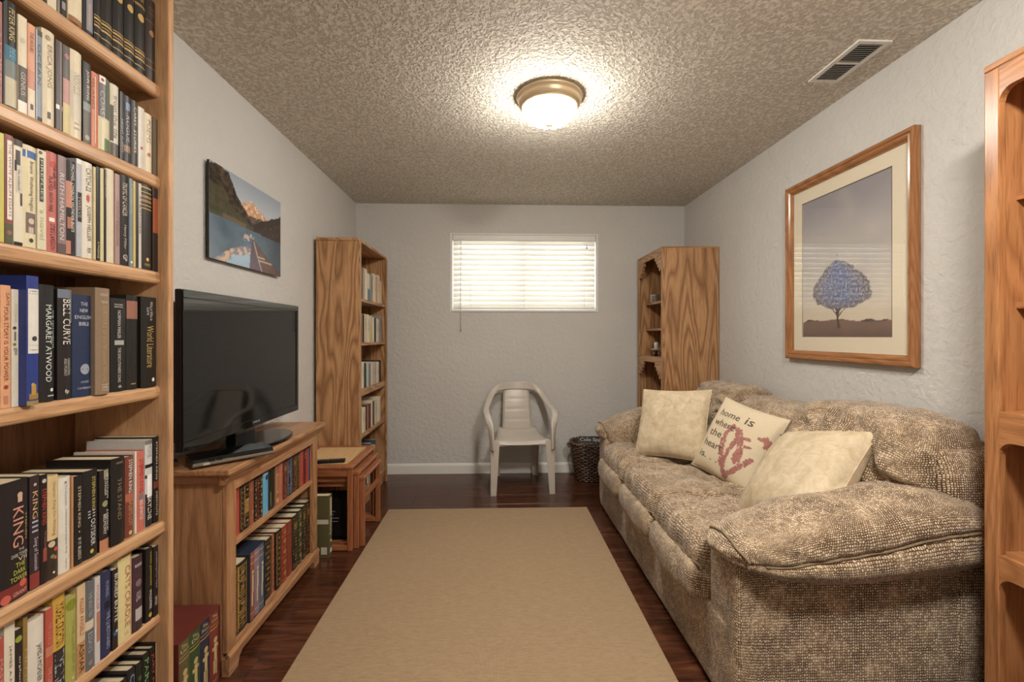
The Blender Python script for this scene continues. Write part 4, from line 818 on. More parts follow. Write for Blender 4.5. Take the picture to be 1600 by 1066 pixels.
# ---- slipcase of four volumes on the floor between bookcase and TV stand
sc_ = empty('book_slipcase', (-1.09, 1.535, 0), label='maroon slipcase of four illustrated volumes standing on the floor', cat='slipcase')
sy0, sy1, sxf, sh = 1.428, 1.640, -0.976, 0.298
mar = plain((96,42,38), 0.35)
boxes('case_shell', [(-1.200, sxf, sy0, sy0+0.004, 0, sh), (-1.200, sxf, sy1-0.004, sy1, 0, sh), (-1.200, sxf, sy0+0.004, sy1-0.004, 0, 0.004), (-1.200, sxf, sy0+0.004, sy1-0.004, sh-0.004, sh), (-1.200, -1.196, sy0+0.004, sy1-0.004, 0.004, sh-0.004)], mar, sc_)
cols = [((92,84,54),'olive','The Lays'), ((52,76,42),'green','The Dell'), ((40,42,62),'navy','The Prince'), ((118,52,44),'russet','The Comedy')]
wv_ = (sy1-sy0-0.008)/4
for k, (c_, cn, tt) in enumerate(cols):
    a = sy0+0.004+k*wv_
    gd = [('h',tt.split()[0],0.03,0.07,0.2,0.7,(206,190,140)),('h',tt.split()[1],0.08,0.12,0.15,0.85,(206,190,140)),('b',0.15,0.156,GOLD),('b',0.19,0.2,GOLD),('d',0.5,0.34,0.20,(190,168,116)),('r',0.36,0.64,0.38,0.58,(190,168,116)),('r',0.28,0.5,0.58,0.74,(180,158,108)),('r',0.54,0.68,0.58,0.76,(180,158,108)),('r',0.2,0.36,0.42,0.46,(190,168,116)),('r',0.64,0.82,0.40,0.44,(190,168,116)),('b',0.82,0.826,GOLD),('b',0.93,0.94,GOLD)]
    book(sxf+0.001, a, a+wv_, 0.0045, sh-0.010, 0.19, c_, '%s leather volume with gilt figure inside the maroon floor slipcase' % cn, 'volumes in the floor slipcase', gd, hard=True)

# ---- books in the TV stand
wt, wb = 'on upper shelf of the tv stand', 'on lower shelf of the tv stand'
def stand_row(rows, zt, xf, where, group, depth, ztop):
    last = -9
    for k, r_ in enumerate(rows):
        x0, x1, h_, col, desc = r_[:5]; decos = list(r_[5]) if len(r_) > 5 else []; opt = r_[6] if len(r_) > 6 else {}
        X = xf+opt.get('dx', 0)
        Ya, Yb = onX(x0, 600, X).y, onX(x1, 600, X).y
        Ya = max(Ya, last); last = Yb
        book(X, max(Ya, TY0+0.0215), min(Yb, TY1-0.0215), zt+0.0004, h_, depth, col, desc+' '+where, group, decos, hard=True, rough=0.35)
stand_row([
 (362,368, 0.185, (120,48,40), 'brick leather book against the near upright', [('g',4,1)]),
 (368.3,376, 0.186, (176,78,60), 'salmon red leather book', [('b',0.22,0.225,(140,60,46)),('b',0.72,0.725,(140,60,46))]),
 (376.2,381.4, 0.182, (36,28,32), 'slim black leather book with gilt boxes', [('g',1,2)]),
 (381.6,391.5, 0.184, (32,27,24), 'wide black leather book with gilt knotwork', [('g',1,3),('r',0.2,0.8,0.35,0.66,(150,120,70))]),
 (391.7,398, 0.180, (146,84,66), 'rose brown leather book', [('b',0.2,0.206,GOLD),('r',0.3,0.7,0.68,0.76,(176,130,90)),('b',0.84,0.846,GOLD)]),
 (398.2,402.4, 0.180, (30,28,28), 'thin black leather book with gilt dots', [('g',0,4)]),
 (402.6,406, 0.178, (84,34,40), 'thin maroon leather book', [('g',4,5)]),
 (406.2,411.6, 0.180, (34,30,26), 'black leather book beside the blue box', [('g',0,6)]),
 (412.2,420.5, 0.178, (104,168,206), 'bright sky blue book with dark oval', [('d',0.6,0.12,0.26,(40,50,60)),('b',0.0,0.06,(150,200,226))]),
 (421,430.5, 0.176, (36,38,28), 'dark green cloth book with pale dots', [('r',0.2,0.3,0.55,0.9,(120,124,96))]),
 (431,437, 0.180, (150,104,74), 'tan leather book with gilt frame', [('r',0.2,0.85,0.22,0.70,(196,160,110)),('r',0.3,0.75,0.26,0.66,(140,92,66)),('r',0.25,0.8,0.84,0.94,(200,170,120))]),
 (437.2,443, 0.180, (178,108,88), 'faded rose leather book', [('b',0.2,0.21,(130,70,56)),('b',0.8,0.81,(130,70,56))]),
 (443.2,450, 0.178, (98,44,38), 'oxblood leather book with gilt scrolls', [('g',2,7)]),
 (450.2,458, 0.182, (38,38,50), 'midnight blue leather book with silver scrolls', [('g',3,8,(140,142,160))]),
 (458.2,464, 0.178, (66,40,32), 'chestnut leather book with gilt scrolls', [('g',2,9)]),
 (464.2,469.6, 0.180, (34,28,26), 'black leather book with gilt scroll work', [('g',3,10)]),
 (469.8,475.4, 0.180, (168,74,66), 'rose red leather book', [('b',0.15,0.155,(200,120,100))]),
 (475.6,479, 0.178, (100,34,34), 'thin dark red leather book', [('g',4,11)]),
 (479.2,481.8, 0.178, (166,72,62), 'thin rose red leather book', []),
 (482,484.6, 0.176, (110,98,126), 'thin lilac book', []),
 (484.8,488, 0.176, (52,30,26), 'thin dark brown book against the far upright', []),
], 0.470, -1.007, wt, 'leather-bound books on the upper shelf of the tv stand', 0.15, 0.66)
stand_row([
 (366,371, 0.270, (34,28,26), 'slim black leather book beside the near upright', [('g',3,20)]),
 (371.5,387.5, 0.272, (36,32,24), 'thick black leather book with dense gilt scrolls', [('g',3,21),('g',1,22)]),
], 0.081, -1.007, wb, 'leather-bound books on the lower shelf of the tv stand', 0.17, 0.45)
Ys0, Ys1 = onX(388, 600, -1.007).y, onX(412, 600, -1.007).y
s3 = empty('small_slipcase', (-1.09, (Ys0+Ys1)/2, 0.081), label='dark blue slipcase holding three pale volumes on lower tv stand shelf', cat='slipcase')
bm_ = plain((44,54,72), 0.3)
hS = 0.283
boxes('case_shell', [(-1.19, -1.0, Ys0, Ys0+0.003, 0.0815, 0.0815+hS), (-1.19, -1.0, Ys1-0.003, Ys1, 0.0815, 0.0815+hS), (-1.19, -1.0, Ys0+0.003, Ys1-0.003, 0.0815, 0.0845), (-1.19, -1.0, Ys0+0.003, Ys1-0.003, 0.0785+hS, 0.0815+hS), (-1.19, -1.187, Ys0+0.003, Ys1-0.003, 0.0845, 0.0785+hS)], bm_, s3)
w3_ = (Ys1-Ys0-0.006)/3
for k, (c_, cn) in enumerate((((150,84,66),'copper'), ((138,118,128),'lilac'), ((92,98,116),'slate'))):
    a = Ys0+0.003+k*w3_
    book(-1.0005, a, a+w3_, 0.0850, hS-0.008, 0.175, c_, '%s volume with pale gilt figure inside the dark blue slipcase' % cn, 'volumes in the tv stand slipcase', [('b',0.06,0.07,(206,186,140)),('b',0.16,0.17,(206,186,140)),('d',0.5,0.30,0.2,(206,190,156)),('r',0.35,0.62,0.34,0.60,(206,190,156)),('r',0.28,0.5,0.6,0.8,(200,184,150)),('b',0.90,0.91,(206,186,140))], hard=True)
stand_row([
 (412.5,425.5, 0.262, (30,27,26), 'black leather book standing proud of its row', [('g',1,23)], {'dx': -0.008}),
 (425.8,429.3, 0.262, (160,90,74), 'thin salmon leather book', [('g',0,24)], {'dx': -0.008}),
 (429.8,440.3, 0.266, (32,28,25), 'black leather book with gilt key pattern', [('g',1,25)]),
 (440.8,450, 0.262, (142,52,46), 'cherry red leather book with gilt medallions', [('g',0,26)]),
 (450.3,457.4, 0.262, (132,62,46), 'russet leather book with faint rules', [('b',0.25,0.256,(90,40,30)),('b',0.6,0.606,(90,40,30))]),
 (457.8,466.4, 0.268, (40,34,28), 'brown black leather book with gilt leaves', [('g',2,27)]),
 (466.7,473, 0.272, (40,60,44), 'dark green leather book with gilt leaves', [('g',0,28)]),
 (473.3,478.6, 0.276, (38,38,30), 'olive black leather book with gilt leaves', [('g',2,29)]),
 (478.9,487.5, 0.282, (54,38,32), 'dark umber leather book next to the far upright', [('g',2,30)]),
], 0.081, -1.007, wb, 'leather-bound books on the lower shelf of the tv stand', 0.17, 0.45)

# ---- tall green book standing on the floor past the TV stand
gbk = book(-0.938, 2.584, 2.632, 0.0004, 0.348, 0.19, (92,88,58), 'tall olive green book with white vertical capitals standing on the floor', 'floor book', [T('DOG',0.42,0.64,W8,0.2,0.75),('r',0.25,0.8,0.04,0.34,(196,186,160)),T('THE',0.36,0.41,W8,0.3,0.7),('r',0.3,0.7,0.72,0.76,W8),('r',0.25,0.75,0.86,0.93,W8)], hard=True)
del gbk['group']
box('cover_picture', -1.12, -0.944, 2.5831, 2.5838, 0.19, 0.215, plain((206,200,180), 0.4), gbk)
box('cover_patch', -0.985, -0.952, 2.5831, 2.5838, 0.02, 0.06, plain((206,200,180), 0.4), gbk)

# ---- pale paperbacks in the far left bookcase
def far_row(rows, idx, y0px, scale, where, depth=0.15):
    zt = SH2[idx]; last = -9
    for a, b, ytop, c_, desc in rows:
        X = -0.976
        Ya, Yb = onX(550+a/scale, 500, X).y, onX(550+b/scale, 500, X).y
        Ya = max(Ya, BY0+0.0225)
        ztop = onX(550+b/scale, y0px+ytop/scale, X).z
        ztop = min(ztop, zt+0.29)
        d = []
        if isinstance(c_[0], tuple): c_, c2_ = c_; d = [('b',0.55,0.98,c2_)]
        elif b-a > 24: d = [T('A NOVEL',0.15,0.6,tuple(int(q*0.55) for q in c_),0.35,0.65)]
        Yb = min(Yb, BY1-0.0235)
        Ya = max(Ya, last); last = Yb; n_ = 2 if Yb-Ya > 0.05 else 1
        for q in range(n_):
            c3_ = tuple(max(0, min(255, t_-10*q)) for t_ in c_)
            book(X-0.004*q, Ya+(Yb-Ya)*q/n_, Ya+(Yb-Ya)*(q+1)/n_, zt+0.0004, ztop-zt-0.006*q, depth, c3_, ('shorter ' if q else '')+desc+' '+where, 'paperbacks in the narrow oak bookcase', d, hard=False)
nb = 'of the narrow oak bookcase'
s6 = 6.667
far_row([(70,106,70,(196,202,202),'tall pale blue white book'),(107,120,125,(118,98,84),'thin brown book'),(121,139,135,(186,160,138),'pinkish tan book'),(140,163,145,(222,210,186),'ivory book with grey title'),(164,194,195,((218,208,190),(66,120,134)),'white book with teal lower half'),(195,224,200,(148,138,124),'stone grey book'),(225,254,200,(224,212,190),'broad ivory book'),(255,269,225,(198,146,128),'thin rose book'),(270,296,212,(218,202,170),'buff book'),(297,312,268,(204,184,150),'short buff book')], 0, 400, s6, 'on top shelf '+nb)
far_row([(68,98,590,(176,162,144),'grey beige book'),(99,121,605,(126,94,70),'brown book'),(122,127,612,(40,32,28),'thin black book'),(128,159,610,(204,186,160),'biscuit book'),(160,193,615,(224,210,182),'wide ivory book'),(194,214,625,((196,182,150),(196,170,72)),'cream and mustard book'),(218,239,640,(220,208,188),'chalk white book'),(240,253,648,(34,30,30),'slim black book'),(254,284,655,(222,210,190),'broad chalk white book'),(285,322,625,(146,140,132),'grey boxed set')], 1, 400, s6, 'on second shelf '+nb)
far_row([(66,101,155,(216,198,166),'cream book'),(104,134,165,(216,206,186),'ivory book beside a black one'),(135,157,180,(36,34,32),'black book with white title'),(158,181,175,(184,196,184),'pale sage book'),(182,199,185,(128,124,120),'grey book'),(200,214,180,(218,204,176),'thin cream book'),(218,261,170,(196,176,160),'wide dusty pink book'),(262,288,165,(218,206,184),'tall cream book'),(290,309,150,(38,34,34),'tall black book')], 2, 540, s6, 'on third shelf '+nb)
far_row([(66,109,620,(160,192,170),'mint green book'),(110,149,630,(222,208,180),'wide cream book'),(150,159,615,(44,36,32),'thin dark book'),(160,181,612,(186,98,76),'terracotta book'),(182,199,600,(84,38,36),'dark red book'),(200,216,565,(220,206,180),'slim cream book'),(217,234,575,(46,28,28),'black and red book'),(235,270,555,(214,198,170),'broad cream book'),(271,284,530,(222,210,186),'thin ivory book'),(285,305,520,(206,198,184),'white dappled book')], 3, 540, s6, 'on fourth shelf '+nb)
low = [((206,196,178),'ivory'),((92,104,132),'slate blue'),((222,212,196),'white'),((150,60,52),'red'),((198,180,150),'buff'),((64,62,70),'charcoal'),((216,206,186),'cream'), ((122,140,120),'sage'), ((176,150,120),'tan'), ((110,84,96),'mauve'), ((226,220,206),'chalk'), ((84,60,48),'brown'), ((190,170,90),'mustard'), ((60,84,90),'teal')]
y = BY0+0.10; lr = random.Random(5)
for k in range(14):
    wd = 0.022+0.022*lr.random(); c_, cn = low[k % 14]
    if y+wd > BY1-0.06: break
    book(-0.985, y, y+wd, SH2[4]+0.0004, 0.24+0.05*lr.random(), 0.16, c_, '%s paperback on the lowest shelf behind the nesting tables' % cn, 'lowest row of the narrow oak bookcase', [T('ATLAS',0.2,0.6,tuple(int(q*0.5) for q in c_),0.3,0.7)], hard=False); y += wd
# ================================================================== PICTURES
# ---- unframed mountain lake print on the left wall
lp = empty('wall_print', (LW, 2.335, 1.80), label='unframed glossy print of a mountain lake with a canoe above the television', cat='picture')
PY0, PY1, PZ0, PZ1, PXF = 2.012, 2.660, 1.586, 2.012, LW+0.024
box('panel', LW+0.012, PXF-0.0005, PY0, PY1, PZ0, PZ1, M_BLACK, lp, bev=0.001)
boxes('hanger', [(LW+0.0003, LW+0.0118, PY0+0.10, PY0+0.14, PZ1-0.10, PZ1-0.06), (LW+0.0003, LW+0.0118, PY1-0.14, PY1-0.10, PZ1-0.10, PZ1-0.06)], M_DARK, lp)
def lake(u, v):
    f = fbm(u*5, v*5); g = fbm(u*18+3, v*18, 2.0)
    ridgeL = 0.98-1.15*max(0, u-0.22)**0.85+0.05*f; ridgeR = 0.50+0.62*max(0, u-0.50)+0.04*f
    shore = 0.455-0.03*(u-0.5)
    peak = 0.80-0.55*abs(u-0.52)+0.05*fbm(u*9, 1.0)+0.02*g
    if v > shore:
        c = lerp((206,206,206), (150,162,176), (v-0.5)*2)
        if v < peak and u > 0.25: c = lerp((228,180,140), (150,104,80), 0.5+0.9*g-0.9*(v-0.62)) if g+0.3*f < 0.25 else (236,206,176)
        if v < 0.62+0.05*f and u > 0.3: c = lerp((70,62,58), (110,96,86), 0.5+g)
        if v < ridgeL: c = lerp((44,36,32), (92,78,62), 0.45+0.8*g+0.3*f)
        if v < ridgeL-0.10 and v < 0.72-0.6*u+0.1*f+0.1: c = lerp((62,66,44), (84,74,58), 0.5+g)
        if v < ridgeR and u > 0.55: c = lerp((40,32,30), (78,62,54), 0.4+0.8*g)
        if v < shore+0.05 and 0.15 < u < 0.45: c = lerp(c, (126,104,88), 0.6)
    else:
        d = shore-v
        c = lerp((58,78,92), (92,112,130), 0.4+0.5*f+(0.5-abs(u-0.45)))
        m = shore-(0.22+0.60*abs(u-0.47)+0.04*f)            # mirrored peak edge
        if v < m+0.03 and abs(u-0.45) < 0.45:
            c = lerp((176,196,212), (130,160,186), (0.30-v)*2)
            if v > m-0.06+0.03*g: c = (206,166,140) if g > -0.05 else (120,128,140)
        if u > 0.74: c = lerp(c, (56,76,90), (u-0.74)*6)
        if u < 0.16: c = lerp((104,118,134), c, u/0.16)
        if 0.40 < u < 0.56 and 0.30 < v < 0.42 and g > 0.08: c = (190,170,160)
        # canoe: bow up the middle, widening to the lower right
        t = (0.36-v)/0.36
        if t > 0:
            l = 0.545+0.10*t-0.04*t*t+0.07*t*t; r_ = 0.545+0.46*t
            hull = 0.545-0.05*t**0.5
            if hull < u < l: c = lerp((74,58,74), (92,74,92), t)
            if l < u < r_:
                c = lerp((86,62,56), (112,84,76), 0.4+0.5*g)
                if abs(u-l) < 0.012: c = (196,176,150)
                if abs(u-r_) < 0.012: c = (70,46,44)
                if abs(v-0.125) < 0.006 or (abs(v-0.165) < 0.012 and u < l+0.12): c = (182,160,136)
    return c
paint_grid('lake_picture', lake, 150, 100, lambda u, v: (PXF, PY0+(PY1-PY0)*u, PZ0+(PZ1-PZ0)*v), M_PRINT, lp)

# ---- framed tree print on the right wall
fp = empty('framed_picture', (RW, 2.21, 1.60), label='oak framed print of a lone blue tree under grey sky, cream mat', cat='picture')
fy0, fy1, fz0, fz1 = 1.796, 2.626, 1.116, 2.106
fw = 0.048
def frame_side(pts_axis, a0, a1): pass
prof = [(0.002, 0.0), (0.030, 0.0), (0.034, 0.006), (0.034, 0.016), (0.028, 0.022), (0.030, 0.030), (0.024, 0.038), (0.016, 0.044), (0.014, fw), (0.002, fw)]
def moulding(c0, c1, inward, up):
    """mitred frame length from corner c0 to c1 (y,z), inward unit (y,z)"""
    vs, fs = [], []; n = len(prof); dy, dz = c1[0]-c0[0], c1[1]-c0[1]; L = math.hypot(dy, dz); ux, uz = dy/L, dz/L
    for e, cc in ((1, c0), (-1, c1)):
        for (t, q) in prof: vs.append((RW-t, cc[0]+inward[0]*q+e*ux*q, cc[1]+inward[1]*q+e*uz*q))
    for k in range(n): fs.append((k, (k+1) % n, n+(k+1) % n, n+k))
    fs.append(tuple(range(n))[::-1]); fs.append(tuple(range(n, 2*n)))
    return from_py('frame_rail', vs, fs, wood('frame', 'y' if abs(dy) > abs(dz) else 'z'), fp)
moulding((fy0, fz0), (fy1, fz0), (0, 1), 0); moulding((fy1, fz0), (fy1, fz1), (-1, 0), 0); moulding((fy1, fz1), (fy0, fz1), (0, -1), 0); moulding((fy0, fz1), (fy0, fz0), (1, 0), 0)
qa0, qa1, qz0, qz1 = 1.926, 2.504, 1.243, 1.984
iy0, iy1, iz0, iz1 = fy0+fw, fy1-fw, fz0+fw, fz1-fw
boxes('mat_board', [(RW-0.009, RW-0.006, iy0, qa0, iz0, iz1), (RW-0.009, RW-0.006, qa1, iy1, iz0, iz1), (RW-0.009, RW-0.006, qa0, qa1, iz0, qz0), (RW-0.009, RW-0.006, qa0, qa1, qz1, iz1)], plain((224,212,188), 0.8, 0, 0.03), fp)
boxes('mat_bevel', [(RW-0.0094, RW-0.0088, qa0-0.003, qa0, qz0-0.003, qz1+0.003), (RW-0.0094, RW-0.0088, qa1, qa1+0.003, qz0-0.003, qz1+0.003), (RW-0.0094, RW-0.0088, qa0, qa1, qz0-0.003, qz0), (RW-0.0094, RW-0.0088, qa0, qa1, qz1, qz1+0.003)], plain((120,100,86), 0.8), fp)
def tree(u, v):
    # u: 0 = viewer's left, v: 0 = bottom
    f = fbm(u*3, v*3, 5); g = fbm(u*22, v*22, 1.0); s = fbm(u*60, v*60, 4.0, 2)
    c = lerp((206,196,180), (146,142,146), (v-0.15)*1.25+0.25*f)
    c = lerp(c, (214,196,168), max(0, 0.30-v)*2.4)
    c = lerp(c, (210,202,194), max(0, 0.25-abs(v-0.68))*1.6*max(0, 0.5+f))
    hor = 0.105+0.012*math.sin(u*5)+0.01*f
    hill = hor+0.014*max(0, fbm(u*9, 7.0))+(0.012 if 0.02 < u < 0.30 else 0)*max(0, math.sin((u-0.02)*22))+(0.018*math.exp(-((u-0.80)/0.06)**2))
    if v < hill: c = lerp((74,58,54), (96,76,64), 0.5+g)
    if v < hor:
        c = lerp((118,94,80), (96,74,66), (hor-v)*8+0.5*f); c = lerp(c, (150,118,96), max(0, 0.3+f)*0.5)
        c = lerp(c, (70,52,50), max(0, 0.05-v)*6*(0.5+0.5*abs(f)))
    # trunk
    tx = 0.45
    w_ = 0.010+0.010*max(0, 0.12-v)/0.06
    if 0.06 < v < 0.22 and abs(u-tx-0.01*math.sin(v*30)) < w_: c = (70,54,48)
    for k, (ex, ey) in enumerate(((0.27,0.26),(0.34,0.28),(0.40,0.30),(0.47,0.30),(0.54,0.28),(0.61,0.27),(0.66,0.25))):
        y0 = 0.13+0.012*(k % 3)
        if y0 < v < ey:
            t = (v-y0)/(ey-y0)
            if abs(u-(tx+(ex-tx)*t**1.3)) < 0.007*(1.3-t): c = (72,56,50)
    # crown
    cx, cz = 0.48, 0.36
    top = 0.515; 
    if 0.19 < v < top+0.05:
        t = (v-0.20)/(top-0.20)
        half = 0.325*(1-abs(2*t-0.62)**2.6*0.55) if t < 0.75 else 0.325*(1-abs(2*0.75-0.62)**2.6*0.55)*max(0, (1.03-t)/0.28)**0.6
        half += 0.03*g+0.02*s
        if t < 0.12: half *= 0.6+3.3*t
        cxx = 0.49-0.05*t
        if abs(u-cxx) < half:
            q = abs(u-cxx)/max(half, 1e-3)
            c = lerp((82,100,152), (112,104,124), q*1.0+0.5*g)
            c = lerp(c, (96,84,84), max(0, q-0.62)*2.2+max(0, 0.22-t)*2.5)
            if s > 0.22: c = lerp(c, (190,178,168), 0.55)
            if s < -0.28: c = lerp(c, (60,56,74), 0.6)
    return c
paint_grid('tree_picture', tree, 130, 166, lambda u, v: (RW-0.005, qa1+(qa0-qa1)*u, qz0+(qz1-qz0)*v), M_PRINTMAT, fp)
box('glass', RW-0.0122, RW-0.0108, iy0-0.002, iy1+0.002, iz0-0.002, iz1+0.002, M_GLASS, fp)

# ================================================================== SOFA
def puffy(name, cx, cy, cz, hx, hy, hz, mat, parent, n=28, p=(4,4,4), fn=None, smooth=True):
    """rounded inflated box; fn(q, pos) -> displaced world position, q in [-1,1]^3"""
    verts, index, faces = [], {}, []
    def vid(i, j, k):
        key = (i, j, k)
        if key not in index:
            q = Vector((2*i/n-1, 2*j/n-1, 2*k/n-1))
            q = Vector([math.sin(a*math.pi/2)*0.35+a*0.65 for a in q])
            r_ = (abs(q.x)**p[0]+abs(q.y)**p[1]+abs(q.z)**p[2])**(1.0/(sum(p)/3.0))
            q = q/r_; pos = Vector((cx+hx*q.x, cy+hy*q.y, cz+hz*q.z))
            if fn: pos = fn(q, pos)
            index[key] = len(verts); verts.append(pos)
        return index[key]
    for a in range(n):
        for b in range(n):
            faces.append((vid(a,b,0), vid(a,b+1,0), vid(a+1,b+1,0), vid(a+1,b,0)))
            faces.append((vid(a,b,n), vid(a+1,b,n), vid(a+1,b+1,n), vid(a,b+1,n)))
            faces.append((vid(a,0,b), vid(a+1,0,b), vid(a+1,0,b+1), vid(a,0,b+1)))
            faces.append((vid(a,n,b), vid(a,n,b+1), vid(a+1,n,b+1), vid(a+1,n,b)))
            faces.append((vid(0,a,b), vid(0,a,b+1), vid(0,a+1,b+1), vid(0,a+1,b)))
            faces.append((vid(n,a,b), vid(n,a+1,b), vid(n,a+1,b+1), vid(n,a,b+1)))
    o = from_py(name, verts, faces, mat, parent, smooth)
    inv = {v_: k_ for k_, v_ in index.items()}; uv = o.data.uv_layers.new(name='UVMap'); buf = []
    for fi, f_ in enumerate(faces):
        ax = (2, 2, 1, 1, 0, 0)[fi % 6]
        for v_ in f_:
            i_, j_, k_ = inv[v_]; g_ = ((2*i_/n-1)*hx, (2*j_/n-1)*hy, (2*k_/n-1)*hz)
            buf += [(g_[0], g_[1]), (g_[0], g_[2]), (g_[1], g_[2])][2-ax]
    uv.data.foreach_set('uv', buf)
    return o
def ridge(x, y, z=0.0): return 1.0-2.0*abs(noise.noise(Vector((x, y, z))))
sofa = empty('sofa', (1.20, 2.40, 0), label='long beige and brown chenille sofa with pillow arms against the right wall', cat='sofa')
SF = 0.757
# base and back frame
def base_fn(q, pos):
    pos.x += 0.004*noise.noise(pos*6); return pos
puffy('base', (SF+1.62)/2, 2.40, 0.155, (1.62-SF)/2, 0.970, 0.143, M_SOFA, sofa, n=20, p=(30,30,30), fn=base_fn)
puffy('back_frame', 1.575, 2.40, 0.46, 0.118, 0.985, 0.43, M_SOFA, sofa, n=20, p=(10,14,10))
for yy in (1.50, 3.30):
    for xx in (0.86, 1.60): lathe('foot', [(0.0005, 0), (0.026, 0), (0.030, 0.012), (0.0005, 0.013)], xx, yy, M_DARK, sofa, n=16)
seats = [(1.615, 2.125), (2.125, 2.655), (2.655, 3.19)]
for i, (ya, yb) in enumerate(seats):
    cy, hy = (ya+yb)/2, (yb-ya)/2
    def roll_fn(q, pos, i=i):
        pos.x -= 0.016*(1-q.y*q.y)*max(0, -q.x); pos += Vector((1,0,1))*0.0035*noise.noise(pos*14); return pos
    puffy('front_roll', 0.815, cy, 0.332, 0.112, hy*0.992, 0.074, M_SOFA, sofa, n=26, p=(3,9,3), fn=roll_fn)
    def seat_fn(q, pos, i=i, cy=cy):
        up = max(0.0, q.z)
        pos.z += up*(0.020*(1-q.y*q.y)+0.012*(1-q.x*q.x))
        # shallow sat-on hollow and gathers running back from the front seam
        pos.z -= up*0.026*math.exp(-((q.x-0.1)/0.45)**2-((q.y-0.05)/0.6)**2)
        fr_ = max(0.0, -q.x)
        pos.z += up*(0.007*ridge(pos.x*7+i, pos.y*26+i*3)*(0.3+fr_)+0.012*noise.noise(Vector((pos.x*6, pos.y*7, i*4.1)))+0.015*ridge(pos.x*5.0+pos.y*5.5, pos.y*3.0-pos.x*6+i*5))
        pos.x += -fr_**3*0.010*(ridge(pos.y*30+i, pos.z*6)) - fr_**2*0.012*(1-q.y*q.y)
        return pos
    puffy('seat_cushion', 1.080, cy, 0.422, 0.335, hy*0.998, 0.060, M_SOFA, sofa, n=44, p=(7,12,3.2), fn=seat_fn)
    # welt along the front lip
    path = []
    for k in range(25):
        t = -0.97+1.94*k/24; yy = cy+hy*t
        path.append((0.742-0.012*(1-t*t)+0.003*math.sin(k*1.7+i), yy, 0.400+0.004*math.sin(k*1.1+i*2)+0.004*(1-t*t)))
    tube('front_welt', path, 0.005, M_WELT, sofa, n=6)
    # back cushion, slumped and folded over the top
    hB = (0.955, 0.885, 0.930)[i]; ca, cb = ((1.475, 2.125), (2.125, 2.655), (2.655, 3.19))[i]; cy, hy = (ca+cb)/2, (cb-ca)/2
    def back_fn(q, pos, i=i, cy=cy, hB=hB):
        t = (q.z+1)/2
        pos.x += 0.035*(t-0.5) - 0.03*max(0, -q.x)*(1-q.y*q.y)*math.sin(math.pi*min(1, t*0.95))
        fr_ = max(0.0, -q.x)
        # heavy horizontal roll two thirds up plus gathers
        pos.x -= fr_*0.022*math.exp(-((t-0.66)/0.14)**2); pos.x += fr_*0.020*math.exp(-((t-0.43)/0.07)**2)
        e = Vector((pos.y*9+pos.z*9+i*7, pos.z*13-pos.y*5, i*2.0))
        pos.x -= (0.25+fr_)*0.026*(1.0-2.0*abs(noise.noise(e*0.8)))
        pos.z += max(0, q.z)*(0.012*noise.noise(Vector((pos.y*7, i*3.0, 0.5)))-0.030*abs(q.y)**3)+0.004*ridge(pos.y*22, pos.x*9, i)*max(0, q.z)
        return pos
    puffy('back_cushion', 1.535, cy, 0.44+(hB-0.44)/2, 0.135, hy*1.02, (hB-0.44)/2+0.01, M_SOFA, sofa, n=44, p=(3.4,11,5), fn=back_fn)
